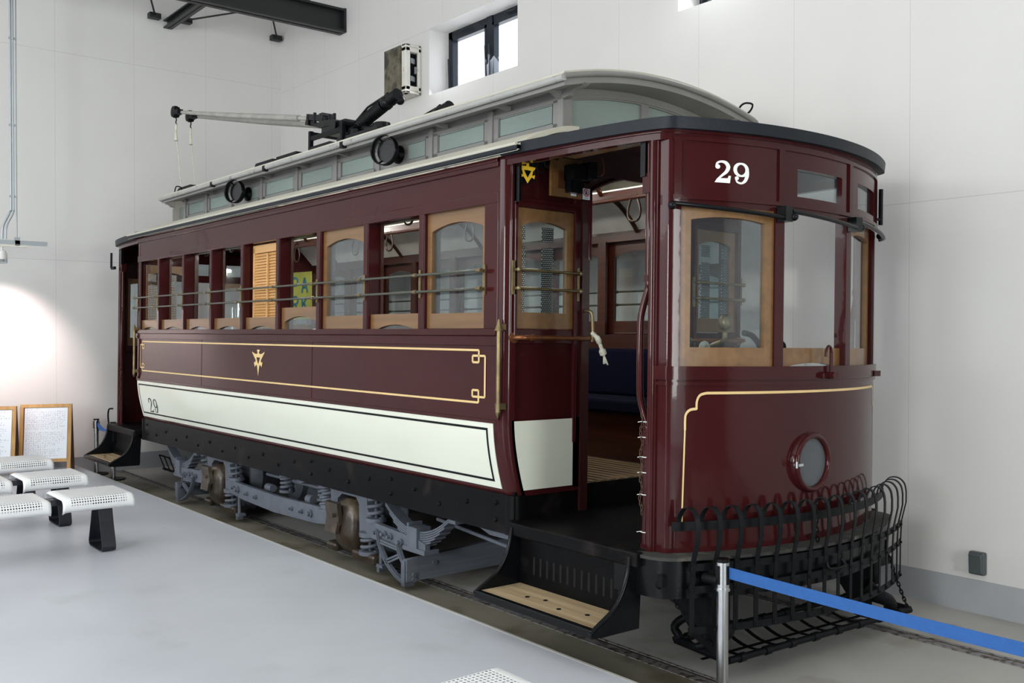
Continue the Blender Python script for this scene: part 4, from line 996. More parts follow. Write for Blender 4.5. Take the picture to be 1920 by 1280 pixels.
# ------------------------------------------------------------------ trolley poles and stand
b = MB()
for y in (3.75, 4.42):
    for x in (-7.34, -6.80): b.box(x - .016, x + .016, y - .016, y + .016, 2.95, 3.27)
    b.box(-7.34, -6.80, y - .012, y + .012, 3.19, 3.225)
for x in (-7.34, -6.80): b.box(x - .014, x + .014, 3.75, 4.42, 3.235, 3.265)
part(b, 'trolley_stand', BLACKM)
def trolley(dx, dy, dz, tip):
    F = lambda x, y, z: (x + dx, y + dy, z + dz)
    y = 3.85
    b = MB()
    b.obox(F(-6.62, y, 3.09), (.62, .20, .05)); b.cyl(F(-6.40, y, 3.09), F(-6.40, y, 3.165), .07, .062, 14); b.cyl(F(-6.78, y, 3.09), F(-6.78, y, 3.17), .085, .07, 12)
    b.tube([F(-6.42, y, 3.13), F(-6.56, y - .03, 3.135), F(-6.66, y, 3.17)], .028, 8)
    base = part(b, 'trolley_base', BLACK)
    b = MB(); A = Vector(F(-6.90, y, 3.17)); B = Vector(F(-6.20, y, 3.34)); d = (B - A)
    b.tube([A, A + d * .28, A + d * .8, B], [.045, .028, .026, .034], 10)
    b.cyl(A + d * .88, B + d * .02, .05, .048, 12); b.sphere(A + d * .80, .055, 6); b.cyl(A + d * .68 + Vector((0, 0, .04)), A + d * .84 + Vector((0, 0, .05)), .022)
    up = Vector((0, 0, 1)).cross(d).normalized(); vp = d.cross(up).normalized()
    pts = []
    for i in range(18 * 12 + 1):
        t = .26 + .48 * i / (18 * 12); a = 2 * PI * i / 12; pts.append(A + d * t + (up * math.cos(a) + vp * math.sin(a)) * .043)
    b.tube(pts, .009, 5, False)
    b.tube([A + Vector((.02, 0, .04)), A + d * .4 + Vector((0, 0, .085)), A + d * .74 + Vector((0, 0, .065))], .009, 6)
    b.sphere(B + Vector((.0, .03, -.035)), .035, 6)
    part(b, 'spring_arm', BLACK, base)
    b = MB()
    b.obox(F(-7.0, y, 3.22), (.26, .12, .10)); b.obox(F(-7.17, y, 3.285), (.20, .12, .05), (0, .1, 0)); b.obox(F(-7.17, y, 3.235), (.22, .10, .05)); b.cyl(F(-7.04, y - .08, 3.24), F(-7.04, y + .08, 3.24), .05, n=12)
    for x in (-7.08, -7.16, -7.24, -7.42, -7.54): b.cyl(F(x, y - .04, 3.26 if x > -7.3 else 3.33), F(x, y - .04, 3.35 if x > -7.3 else 3.415), .014, n=8)
    b.obox(F(-7.42, y, 3.375), (.30, .09, .05), (0, .2, 0)); b.obox(F(-7.45, y, 3.325), (.32, .07, .04), (0, .25, 0)); b.obox(F(-7.3, y, 3.33), (.06, .1, .12)); b.tube([F(-7.22, y, 3.29), F(-7.32, y, 3.36), F(-7.4, y, 3.37)], .03, 8)
    part(b, 'pole_clamp', BLACK, base)
    s0 = Vector(F(-7.52, y, 3.385)); tp = Vector(tip)
    b = MB(); q = s0.lerp(tp, .09); b.cyl(s0, q, .020, n=10); b.tube([q, s0.lerp(tp, .55) + Vector((0, 0, -.006)), tp], [.028, .025, .016], 10)
    pole = part(b, 'trolley_pole', POLEG)
    b = MB(); b.cyl(tp + Vector((-.01, -.03, 0)), tp + Vector((-.01, .03, 0)), .055, n=16); b.cyl(tp + Vector((-.01, -.012, 0)), tp + Vector((-.01, .012, 0)), .062, n=16); b.obox(tp + Vector((.06, 0, -.015)), (.12, .06, .045)); b.tube([tp + Vector((0, 0, -.05)), tp + Vector((.02, 0, -.08)), tp + Vector((.0, 0, -.11)), tp + Vector((.03, 0, -.13))], .006, 5)
    part(b, 'trolley_wheel', BLACKM, pole)
    b = MB(); rb = Vector((tp.x + .06, tp.y + .05, 3.0)); b.tube([tp + Vector((.02, 0, -.13)), tp + Vector((.03, .0, -.28)), rb], .0045, 5)
    b.tube([tp + Vector((.02, 0, -.13)), tp + Vector((.035, -.01, -.22)), tp + Vector((.05, -.01, -.30))], [.012, .012, .02], 6)
    part(b, 'trolley_rope', ROPE, pole)
trolley(.03, 0, .03, (-9.77, 3.49, 3.82))
trolley(-.03, .52, .035, (-9.77, 3.64, 3.80))

# ------------------------------------------------------------------ cabin interior
b = MB(); b.box(X0, X1 + .05, N + .09, FA - .09, .70, .765)
for k in range(24): b.box(X0, X1 + .05, N + .12 + k * .073, N + .165 + k * .073, .765, .772)
part(b, 'cabin_floor', FLOORW)
for T in (None, mirY):
    b = MB(); b.box(X0 + .1, X1 - .12, N + .10, N + .52, .77, 1.08); part(b, 'seat_base', REDWOOD, T=T)
    b = MB(); b.box(X0 + .1, X1 - .12, N + .10, N + .56, 1.08, 1.17); b.box(X0 + .1, X1 - .12, N + .10, N + .17, 1.17, 1.50); part(b, 'seat_cushion', BLUEC, T=T, bevel=.02)
    b = MB(); b.tube(smoothp([(X1 - .11, N + .15, 1.47), (X1 - .11, N + .35, 1.42), (X1 - .11, N + .52, 1.28), (X1 - .11, N + .56, .9)], 4), .02, 8); part(b, 'seat_end', REDWOOD, T=T)
b = MB(); b.tube(smoothp([(-8.9, 3.95, .78), (-8.9, 3.95, 1.55), (-8.86, 3.98, 1.62), (-8.7, 4.1, 1.70)], 4), .013, 8); part(b, 'inner_grab_rail', BRASS)
for x in (-8.6, -7.2, -5.8, -4.55):
    l = bpy.data.lights.new('cabin_fill_light', 'POINT'); l.energy = 18; l.color = (1.0, .96, .88); l.shadow_soft_size = .05  # added fill lights that brighten the headlining and cabin
    lo = bpy.data.objects.new('cabin_fill_light', l); COL.objects.link(lo); lo.location = (x, MID, 2.66)
    b = MB(); b.cyl((x, MID, 2.90), (x, MID, 2.80), .05); b.tube([(x, MID, 2.80), (x, MID, 2.76), (x, MID, 2.73)], [.03, .09, .11], 16, False); part(b, 'ceiling_lamp_shade', mat('white_opal_glass', (.75, .76, .74), .2))

# ------------------------------------------------------------------ truck and running gear (upright on the rails)
def tp(b, name, m, parent=None, **k): return part(b, name, m, parent, body=False, **k)
AX = (-8.08, -5.83); YT = 3.30
fT = lambda a, z, d: (a, YT + d, z)
for T, near in ((None, True), (mirY, False)):
    for ax in AX:
        s_ = 1
        # wheel with flange
        b = MB(); wy = 3.42
        def wring(r, y, n=40): return [(ax + r * math.cos(2 * PI * i / n), y, .014 + .375 + r * math.sin(2 * PI * i / n)) for i in range(n + 1)]
        b.grid([wring(.03, wy), wring(.30, wy + .01), wring(.32, wy), wring(.375, wy), wring(.375, wy + .07), wring(.395, wy + .085), wring(.395, wy + .10), wring(.30, wy + .10), wring(.03, wy + .09)])
        tp(b, 'wheel', TRUCKD, T=T)
        # pedestal yoke
        b = MB(); poly = [(-.33, .28), (-.33, .36), (-.24, .40), (-.24, .53), (-.16, .56), (.22, .56), (.25, .50), (.26, .42), (.33, .36), (.33, .26), (.22, .22), (.155, .24), (.15, .44), (.11, .48), (-.08, .48), (-.14, .44), (-.15, .26), (-.25, .24)]
        b.prism([(ax + x, z) for x, z in poly], fT, -.02, .03)
        tp(b, 'pedestal_yoke', TRUCKG, T=T, bevel=.006)
        # axle box
        b = MB(); P_ = []
        for (z, w0, dy0) in ((.075, .07, .02), (.10, .115, -.04), (.16, .135, -.075), (.24, .14, -.085), (.34, .135, -.08), (.42, .115, -.07), (.455, .08, -.03)):
            row = [(ax + w0 * math.copysign(abs(math.cos(a)) ** .55, math.cos(a)), YT + .03 + dy0 * (abs(math.sin(a)) ** .6) * 1.3 if a <= PI else YT + .06, z) for a in [PI * k / 12 for k in range(13)]]
            P_.append(row)
        Q_ = [[(p[0], YT + .07, p[2]) for p in r] for r in P_]
        b.slab(P_, Q_)
        ab = tp(b, 'axle_box', RUSTY, T=T)
        b = MB(); b.obox((ax - .06, YT - .095, .36), (.17, .03, .15), (.12, 0, 0)); b.cyl((ax - .02, YT - .10, .35), (ax - .02, YT - .135, .35), .014, n=8); b.cyl((ax - .14, YT - .05, .30), (ax - .17, YT - .06, .30), .014, n=8); b.obox((ax - .07, YT - .10, .275), (.16, .025, .10), (-.2, 0, 0)); tp(b, 'box_lid', RUSTY, ab, T=T)
        b = MB(); b.obox((ax - .2, YT + .0, .10), (.14, .09, .06)); tp(b, 'equaliser_foot', RUSTY, ab, T=T, bevel=.02)
        b = MB(); b.obox((ax + .24, YT + .0, .10), (.30, .10, .07)); tp(b, 'equaliser_foot', RUSTY, ab, T=T, bevel=.02)
        # coil springs
        for sx_, z0, z1, r_ in ((-.30, .37, .58, .042), (.34, .37, .58, .048), (.26, .14, .25, .055)):
            b = MB(); b.spring((ax + sx_, YT + .0, 0), r_, .0125, z0, z1, 4.5 if z0 > .3 else 2.5)
            b.cyl((ax + sx_, YT, z0 - .02), (ax + sx_, YT, z0 + .005), r_ + .02); b.cyl((ax + sx_, YT, z1 - .01), (ax + sx_, YT, z1 + .02), r_ + .018); b.cyl((ax + sx_, YT, z0), (ax + sx_, YT, z1), .012, n=8)
            tp(b, 'coil_spring', TRUCKG, T=T)
        b = MB(); b.cyl((ax + .40, YT, .25), (ax + .40, YT, .06), .014, n=8); b.obox((ax + .40, YT, .075), (.12, .06, .02)); b.obox((ax + .40, YT, .055), (.03, .05, .05)); tp(b, 'pedestal_bolt', TRUCKG, T=T)
    # middle springs
    for x, z0, z1, r_ in ((-6.98, .36, .47, .045), (-6.36, .38, .48, .045), (-6.17, .34, .50, .042)):
        b = MB(); b.spring((x, YT + .09 if x < -6.2 else YT, 0), r_, .0125, z0, z1, 3.5); yy = YT + .09 if x < -6.2 else YT
        b.cyl((x, yy, z1 - .005), (x, yy, z1 + .06), r_ + .02, n=8); b.cyl((x, yy, z1 + .05), (x, yy, z1 + .10), .016, n=8); b.cyl((x, yy, z0 - .02), (x, yy, z0), r_ + .015); tp(b, 'bolster_spring', TRUCKG, T=T)
    b = MB(); b.prism([(-6.94, .545), (-6.62, .54), (-6.62, .47), (-6.70, .44), (-6.78, .47), (-6.86, .47), (-6.94, .50)], fT, .06, .10); tp(b, 'hanger_bracket', TRUCKG, T=T)
    b = MB(); b.prism([(-6.20, .555), (-5.99, .555), (-5.99, .38), (-6.02, .38), (-6.05, .46), (-6.14, .51), (-6.20, .51)], fT, -.01, .02); tp(b, 'hanger_bracket', TRUCKG, T=T)
    # long side bar with bolts
    b = MB(); b.prism([(-7.86, .345), (-7.70, .35), (-6.95, .335), (-6.20, .35), (-6.02, .345), (-6.02, .25), (-6.25, .225), (-6.95, .205), (-7.55, .225), (-7.86, .26)], fT, -.045, -.012)
    bar = tp(b, 'side_bar', TRUCKG, T=T, bevel=.005)
    for x, z, r_ in ((-7.60, .295, .03), (-7.68, .30, .02), (-7.42, .285, .018), (-7.25, .28, .018), (-6.62, .28, .018), (-6.46, .28, .018), (-6.32, .285, .03)):
        b = MB(); b.cyl((x, YT - .045, z), (x, YT - .06, z), r_, n=6); b.cyl((x, YT - .06, z), (x, YT - .08, z), r_ * .55, n=8); tp(b, 'bolt', TRUCKG, bar, T=T)
    b = MB(); b.cyl((-7.4, YT + .12, .43), (-6.0, YT + .12, .43), .014, n=8); b.cyl((-7.2, YT + .03, .36), (-7.1, YT + .03, .36), .03); b.cyl((-6.5, YT + .03, .36), (-6.42, YT + .03, .36), .035); tp(b, 'brake_rod', TRUCKG, T=T)
    # outer frame arms, leaf springs and life guard brackets at both ends
    for sg, ax in ((-1, AX[0]), (1, AX[1])):
        X = lambda d: ax + sg * d
        b = MB(); b.prism([(X(.28), .36), (X(.90), .33), (X(.98), .31), (X(.98), .26), (X(.60), .24), (X(.28), .25)], fT, -.045, -.01)
        arm = tp(b, 'frame_arm', TRUCKG, T=T, bevel=.004)
        for d, z in ((.43, .30), (.53, .305), (.60, .30), (.72, .285)):
            b = MB(); b.cyl((X(d), YT - .045, z), (X(d), YT - .062, z), .022, n=6); b.cyl((X(d), YT - .062, z), (X(d), YT - .085, z), .012, n=8); tp(b, 'bolt', TRUCKG, arm, T=T)
        # leaf spring, seven leaves
        b = MB(); cxs = X(.86)
        for k in range(7):
            hl_ = .40 - k * .048; n = 14; P_ = []; Q_ = []
            for i in range(n + 1):
                u = -hl_ + 2 * hl_ * i / n; z = .375 + 1.05 * u * u - k * .0135
                P_.append([(cxs + u, YT - .035, z), (cxs + u, YT + .045, z)]); Q_.append([(cxs + u, YT - .035, z - .0105), (cxs + u, YT + .045, z - .0105)])
            b.slab(P_, Q_)
        ls = tp(b, 'leaf_spring', TRUCKG, T=T)
        b = MB(); b.obox((cxs, YT - .005, .335), (.09, .11, .13)); b.box(cxs - .07, cxs - .05, YT - .055, YT + .05, .26, .42); b.box(cxs - .11, cxs + .13, YT - .06, YT + .05, .245, .275); tp(b, 'spring_buckle', TRUCKG, ls, T=T, bevel=.004)
        b = MB(); b.box(cxs + .36, cxs + .43, YT - .045, YT + .05, .48, .60); b.box(cxs - .43, cxs - .36, YT - .045, YT + .05, .52, .60); tp(b, 'spring_shackle', TRUCKG, ls, T=T)
        # quarter-circle life guard bracket
        b = MB()
        for (r1, x_a, z_a, x_b, z_b) in ((0, .46, .31, .80, .035), (1, .70, .29, .82, .14)):
            c = smoothp([(X(x_a), z_a), (X(x_a + (x_b - x_a) * .08), z_a - (z_a - z_b) * .30), (X(x_a + (x_b - x_a) * .28), z_a - (z_a - z_b) * .60), (X(x_a + (x_b - x_a) * .62), z_a - (z_a - z_b) * .86), (X(x_b), z_b)], 5)
            for q in ribbon(c, .022): b.prism(q, fT, -.07, -.045)
            for q in ribbon(c, .008): b.prism(q, fT, -.078, -.045)
        for (a0, a1) in (((X(.50), .245), (X(.72), .235)), ((X(.55), .14), (X(.72), .21)), ((X(.565), .125), (X(.73), .195)), ((X(.50), .262), (X(.71), .25))):
            for q in ribbon([a0, a1], .012): b.prism(q, fT, -.07, -.05)
        b.box(min(X(.78), X(.82)), max(X(.78), X(.82)), YT - .09, YT - .02, .03, .19)
        tp(b, 'guard_bracket', TRUCKG, T=T)
    # inner longitudinal sill
    b = MB(); b.box(-9.6, -4.0, N + .30, N + .36, .50, .60); b.prism([(-4.9, .60), (-4.0, .60), (-4.0, .44), (-4.35, .44)], lambda a, z, d: (a, N + .26 + d, z), 0, .03); tp(b, 'under_sill', TRUCKG, T=T)
for ax in AX:
    b = MB(); b.cyl((ax, 3.45, .389), (ax, 4.71, .389), .05); tp(b, 'axle', TRUCKD)
b = MB(); b.box(-7.7, -6.2, 3.75, 4.4, .22, .62); b.cyl((-6.4, 3.7, .35), (-6.4, 4.45, .35), .18); b.cyl((-7.5, 3.7, .35), (-7.5, 4.45, .35), .18); tp(b, 'traction_motor', TRUCKD, bevel=.03)
for x, t_ in ((-5.02, 1), (-8.93, -1)):
    b = MB(); b.prism([(3.22, .06), (4.0, .06), (4.1, .05), (4.94, .06), (4.94, .21), (4.5, .20), (3.9, .225), (3.22, .195)], lambda a, z, d: (x + d, a, z), -.02, .02)
    bd = tp(b, 'life_guard_board', BOARDG)
    for y, z in ((3.27, .10), (3.42, .155), (3.27, .07)):
        b = MB(); b.cyl((x - .03, y, z), (x + .035, y, z), .015, n=8); tp(b, 'bolt', TRUCKG, bd)
b = MB(); b.cyl((-5.0, 3.45, .42), (-3.9, 3.45, .34), .012, n=8); b.cyl((-4.9, 3.6, .50), (-4.5, 3.6, .5), .03); b.box(-4.95, -4.5, 3.5, 3.62, .44, .6); tp(b, 'brake_rigging', TRUCKG)
b = MB()
for i in range(6): b.tube([(-9.9 + i * .14, 3.4, .34), (-9.86 + i * .14, 3.45, .18)], .006, 5)
b.cyl((-9.95, 3.42, .33), (-9.1, 3.42, .33), .008); b.cyl((-9.95, 3.46, .19), (-9.1, 3.46, .19), .012); tp(b, 'rear_guard_tray', BLACKM)

# ------------------------------------------------------------------ front fender
W2, S2 = 1.74, .17
R2 = (W2 * W2 / 4 + S2 * S2) / (2 * S2); H2 = math.asin(W2 / 2 / R2)
def farc(t, off=0.0):
    a = H2 * t; return (-2.60 - R2 + (R2 + off) * math.cos(a), MID + .02 + (R2 + off) * math.sin(a))
def fband(b, t0, t1, z0, z1, off, T=.006, n=30, f=farc):
    ts = [t0 + (t1 - t0) * i / n for i in range(n + 1)]
    b.slab([[(*f(t, off + T), z0), (*f(t, off + T), z1)] for t in ts], [[(*f(t, off), z0), (*f(t, off), z1)] for t in ts])
b = MB(); fband(b, -1.03, 1.0, .722, .762, .0, f=lambda t, o: arc(t * .99, o + .055)); tp_ = part(b, 'fender_band', BLACKM)
for z in (.575, .478, .30):
    b = MB(); fband(b, -1.0, 1.02, z - .016, z + .016, .0); part(b, 'fender_band', BLACKM)
NB = 17
for i in range(NB):
    t = -.985 + 1.97 * i / (NB - 1)
    xo, yo = farc(t, .008); xi, yi = arc(t * .99, .055)
    b = MB(); hw = .0115; tx, ty = (Vector(farc(t + .01)) - Vector(farc(t - .01))).normalized()
    bul = .02 + .01 * abs(t)
    c = [(0, .725), (0, .765), (.10, .80), (.33, .828), (.67, .828), (.92, .80), (1.0, .755)]
    path = []
    for (k, z) in smoothp([(a, z_) for a, z_ in c], 4): path.append((xi + (xo + bul - xi) * k, yi + (yo - yi) * k, z))
    path += [(xo + bul, yo, .70), (xo + .006, yo, .60), (xo, yo, .48), (xo, yo, .29)]
    P_ = []; Q_ = []
    for j, p in enumerate(path):
        a_ = Vector(path[max(j - 1, 0)]); c_ = Vector(path[min(j + 1, len(path) - 1)]); t_ = (c_ - a_).normalized(); nr = t_.cross(Vector((tx, ty, 0))).normalized() * .0025
        pv = Vector(p); w_ = Vector((tx, ty, 0)) * hw
        P_.append([tuple(pv - w_ + nr), tuple(pv + w_ + nr)]); Q_.append([tuple(pv - w_ - nr), tuple(pv + w_ - nr)])
    b.slab(P_, Q_)
    for z in (.575, .478, .30): b.sphere((xo + .004, yo, z), .007, 4)
    part(b, 'fender_bar', BLACKM)
# supports, drop tray, chains
for y in (3.45, 4.7):
    b = MB(); b.box(-2.80, -2.74, y - .03, y + .03, .29, .60); b.prism([(-2.78, .44), (-3.1, .44), (-2.9, .2), (-2.78, .15)], lambda a, z, d: (a, y + d, z), -.02, .02); part(b, 'fender_support', BLACKM)
b = MB(); b.tube(smoothp([(-2.76, 4.62, .30), (-2.72, 4.68, .24), (-2.70, 4.75, .20), (-2.72, 4.80, .15)], 4), .035, 8); part(b, 'tray_hose', BLACKM)
b = MB(); b.tube(smoothp([(-2.76, 3.52, .30), (-2.76, 3.50, .24), (-2.82, 3.48, .19), (-2.9, 3.45, .16)], 4), .018, 8); part(b, 'tray_hose', BLACKM)
TXA, TXB, TYA, TYB = -3.03, -2.72, 3.50, 4.90
def trayp(u, v, z=0): return (TXA + (TXB - TXA) * u + .10 * (v - .5), TYA + (TYB - TYA) * v, .13 - .02 * u - .045 * math.sin(PI * u) + z)
b = MB()
for u in (0, 1): b.tube([trayp(u, v / 12) for v in range(13)], .017, 8)
for v in (0, 1): b.tube([trayp(0, v, .01), trayp(.0, v), trayp(1, v)], .02, 8)
for k in range(8):
    for u in (0, 1):
        p = Vector(trayp(u, (k + .5) / 8)); b.cyl(p - Vector((0, .02, 0)), p + Vector((0, .02, 0)), .022, n=8)
tray = part(b, 'fender_tray', BLACKM, body=False)
b = MB()
for k in range(11):
    v = (k + .5) / 11; P_ = [[trayp(u / 8, v - .009), trayp(u / 8, v + .009)] for u in range(9)]; Q_ = [[(p[0], p[1], p[2] - .003) for p in r] for r in P_]; b.slab(P_, Q_)
P_ = [[trayp(.47, v / 20, .003), trayp(.53, v / 20, .003)] for v in range(21)]; Q_ = [[(p[0], p[1], p[2] - .003) for p in r] for r in P_]; b.slab(P_, Q_)
part(b, 'tray_net', BLACKM, tray, body=False)
b = MB(); b.tube(smoothp([trayp(0, 0), (-3.06, 3.50, .15), (-3.09, 3.50, .19), (-3.04, 3.52, .24), (-2.98, 3.56, .24)], 4), .02, 8); part(b, 'tray_hook', BLACKM, body=False); b = MB(); b.tube(smoothp([trayp(0, 1), (-2.97, 4.90, .17), (-2.95, 4.8, .2)], 4), .02, 8); part(b, 'tray_hook', BLACKM, body=False)
def chain(a, c, sag=.02, r=.0035):
    a = Vector(a); c = Vector(c); L = (c - a).length; n = int(L / .022); b = MB(); d = (c - a).normalized(); up = d.cross(Vector((0, 0, 1))).normalized(); vp = d.cross(up)
    for i in range(n):
        p = a.lerp(c, (i + .5) / n) + Vector((0, 0, -sag * math.sin(PI * i / n))); side_ = up if i % 2 else vp
        b.tube([p + d * .016 * math.cos(q) + side_ * .0075 * math.sin(q) for q in [2 * PI * j / 8 for j in range(9)]], r, 5, False)
    return b
part(chain((-2.90, 3.18, .50), trayp(1, .0, .02)), 'safety_chain', BLACKM)
part(chain((-2.78, 4.80, .56), trayp(1, 1.0, .02)), 'safety_chain', BLACKM)
part(chain((-2.62, 3.95, .80), (-2.64, 4.0, .62), 0), 'safety_chain', BLACKM)
b = MB(); b.obox((-2.86, 3.16, .51), (.03, .03, .05)); b.sphere((-2.88, 3.17, .49), .022, 6); part(b, 'chain_anchor', BLACKM)
b = MB(); b.cyl((-2.74, 3.30, .53), (-2.66, 3.30, .53), .022, n=8); part(b, 'buffer_knob', BLACKM)
b = MB(); b.tube(smoothp([(-2.59, 4.0, .53), (-2.57, 4.0, .5), (-2.57, 4.12, .5), (-2.59, 4.12, .53)], 3), .008, 6); part(b, 'bumper_grip', BLACKM)

# ------------------------------------------------------------------ poster in the cabin
def poster():
    o = MB(); o.box(-.16, .16, -.002, .002, 0, .36)
    r = o.build('poster', mat('yellow_green_poster', (0.42, 0.44, 0.07), .7, 0, 0, .22, 4))
    r.location = (-7.62, 3.82, 1.70); r.scale = (1.12, 1, 1.12); r.rotation_euler = (0, 0, math.radians(8))
    tag(r, 'yellow-green poster lettered PARK hanging inside the tram behind the side windows', 'poster')
    L = {'P': [[(0, 0), (0, 1)], [(0, 1), (.35, 1), (.5, .86), (.5, .66), (.35, .52), (0, .52)]], 'A': [[(0, 0), (.28, 1)], [(.28, 1), (.56, 0)], [(.1, .36), (.46, .36)]],
         'R': [[(0, 0), (0, 1)], [(0, 1), (.35, 1), (.5, .86), (.5, .66), (.35, .52), (0, .52)], [(.25, .52), (.52, 0)]], 'K': [[(0, 0), (0, 1)], [(.5, 1), (.03, .45)], [(.16, .58), (.55, 0)]]}
    for ch, x, z in (('P', -.085, .20), ('A', .035, .20), ('R', -.085, .055), ('K', .04, .055)):
        b = MB()
        for st in L[ch]: flat(b, ribbon([(px * .13 + x, pz * .115 + z) for px, pz in st], .021), lambda a, c: (a, -.0035, c))
        b.build('letter', mat('teal_ink', (0.03, 0.17, 0.20), .7, 0, 0, .3, 30), r)
    b = MB(); flat(b, [disc((-.13, .025), .012)] + ribbon([(-.03, .02), (.1, .02)], .004), lambda a, c: (a, -.0035, c)); b.build('small_print', INK, r)
poster()

# ------------------------------------------------------------------ benches
def bench_seat(x0, x1, y0, y1, z, parent):
    """white perforated seat, length along y, curled down at front and back"""
    b = MB(); r = .045; dep = x1 - x0; prof = [(0, -.075)] + [(r - r * math.cos(a), -r + r * math.sin(a)) for a in [PI / 2 * k / 6 for k in range(7)]] + [(dep - r + r * math.sin(a), -r + r * math.cos(a)) for a in [PI / 2 * k / 6 for k in range(7)]] + [(dep, -.065), (dep - .012, -.092)]
    s_ = [0]
    for i in range(1, len(prof)): s_.append(s_[-1] + math.dist(prof[i], prof[i - 1]))
    ys_ = [0, .02, .05] + [.05 + (y1 - y0 - .1) * k / 6 for k in range(1, 7)] + [y1 - y0 - .02, y1 - y0]
    P_ = []; U = []
    for y in ys_:
        e = min(y, y1 - y0 - y); dz = -.012 * max(0, 1 - e / .03) ** 2
        P_.append([(x0 + px, y0 + y, z + pz + dz) for px, pz in prof]); U.append([(y / (y1 - y0) * .46, sv / s_[-1] * .53) for sv in s_])
    b.grid(P_, True, U)
    o = b.build('bench_seat', PERFW, parent); m_ = o.modifiers.new('solid', 'SOLIDIFY'); m_.thickness = .004
    return o
def bench(x0, y1, n, label, legs):
    t = thing('bench', label, 'bench', (x0 + .23, y1 - .23, .10), 0, 'white perforated waiting benches')
    ox, oy, oz = t.location
    for k in range(n):
        ya = y1 - .46 - k * .53
        bench_seat(x0 - ox, x0 + .46 - ox, ya - oy, ya + .46 - oy, .40, t)
    b = MB(); b.box(.20 + x0 - ox - .02, .27 + x0 - ox + .02, y1 - .53 * n - oy, y1 - .06 - oy, .335, .375); b.build('beam', BENCHB, t)
    for ly in legs:
        b = MB(); yy = ly - oy; c = x0 + .23 - ox
        pth = smoothp([(-.06, .34), (-.10, .20), (-.15, .06), (-.155, .03), (-.13, .008), (0, .004), (.13, .008), (.155, .03), (.15, .06), (.10, .20), (.06, .34)], 4)
        for q in ribbon(pth, .008): b.prism(q, lambda a, z, d: (c + a, yy + d, z), -.045, .045)
        for sx_ in (-.1, .1): b.cyl((c + sx_, yy, .0), (c + sx_, yy, .006), .014, n=8)
        b.build('leg', BENCHB, t)
    return t
bench(-7.20, 2.15, 3, 'white perforated bench in the front row, its black loop leg beside the track', (2.0, .75))
bench(-8.29, 2.15, 3, 'white perforated bench in the middle row of three, behind the front one', (2.0, .75))
bench(-9.40, 2.17, 3, 'white perforated bench farthest back, just in front of the wooden signboards', (2.0, .75))
bench(-2.52, 1.97, 3, 'white perforated bench showing only its top corner at the bottom of the picture', (1.8, .55))

# ------------------------------------------------------------------ easel signboards
def easel(loc, rz, label, seed, lines):
    rnd = random.Random(seed); t = thing('signboard', label, 'signboard', loc, rz, 'wooden A-frame signboards')
    Wd, Hh = .50, .735; tilt = math.radians(12)
    fn = lambda a, z, d: (.16 - z * math.sin(tilt) + d * math.cos(tilt), a, z * math.cos(tilt) + d * math.sin(tilt))
    b = MB()
    for a in (-Wd / 2, Wd / 2 - .035): b.prism([(a, 0), (a + .035, 0), (a + .035, Hh), (a, Hh)], fn, -.01, .012)
    for z in (Hh - .035, .12): b.prism([(-Wd / 2, z), (Wd / 2, z), (Wd / 2, z + .035), (-Wd / 2, z + .035)], fn, -.009, .013)
    b.build('front_frame', OAK, t)
    b = MB(); b.prism([(-Wd / 2 + .02, .14), (Wd / 2 - .02, .14), (Wd / 2 - .02, Hh - .02), (-Wd / 2 + .02, Hh - .02)], fn, -.008, .004); b.build('board', DARKOAK, t)
    b = MB(); b.prism([(-Wd / 2 + .045, .155), (Wd / 2 - .04, .155), (Wd / 2 - .04, Hh - .038), (-Wd / 2 + .045, Hh - .038)], fn, .004, .006); pp = b.build('paper', PAPER, t)
    b = MB(); z = Hh - .065
    for ln in range(23):
        nch = lines[ln % len(lines)]
        x0 = -Wd / 2 + .065
        for k in range(nch):
            cx = x0 + k * .0225; 
            for s_ in range(rnd.choice((3, 4, 5))):
                a = (cx + rnd.uniform(0, .012), z + rnd.uniform(0, .012)); c = (a[0] + rnd.uniform(-.009, .009), a[1] + rnd.uniform(-.008, .008))
                if math.dist(a, c) > .003: flat(b, ribbon([a, c], .0014), lambda p, q: fn(p, q, .0075))
        z -= .0222
    b.build('handwriting', INK, pp)
    fb = lambda a, z, d: (-.16 + z * math.sin(tilt) + d, a, z * math.cos(tilt))
    b = MB()
    for a in (-Wd / 2, Wd / 2 - .035): b.prism([(a, 0), (a + .035, 0), (a + .035, Hh), (a, Hh)], fb, -.012, .010)
    b.prism([(-Wd / 2 + .03, .15), (Wd / 2 - .03, .15), (Wd / 2 - .03, Hh), (-Wd / 2 + .03, Hh)], fb, -.004, .004)
    b.prism([(-Wd / 2, Hh - .035), (Wd / 2, Hh - .035), (Wd / 2, Hh), (-Wd / 2, Hh)], fb, -.012, .010)
    b.build('back_frame', DARKOAK, t); return t
easel((-11.12, 2.63, .10), math.radians(-22), 'wooden A-frame signboard with a handwritten white sheet, right of the two, nearer the tram', 5, (6, 17, 17, 17, 17, 17, 16, 16, 17, 14, 0, 16, 16, 17, 17, 16, 15, 13, 9, 16, 15, 13, 14))
easel((-11.12, 2.09, .10), math.radians(-22), 'wooden A-frame signboard with a handwritten white sheet, left one cut by the picture edge', 8, (15, 0, 15, 17, 13, 14, 15, 0, 16, 16, 15, 14, 13, 17, 14, 13, 15, 12, 16, 14, 14, 13, 12))

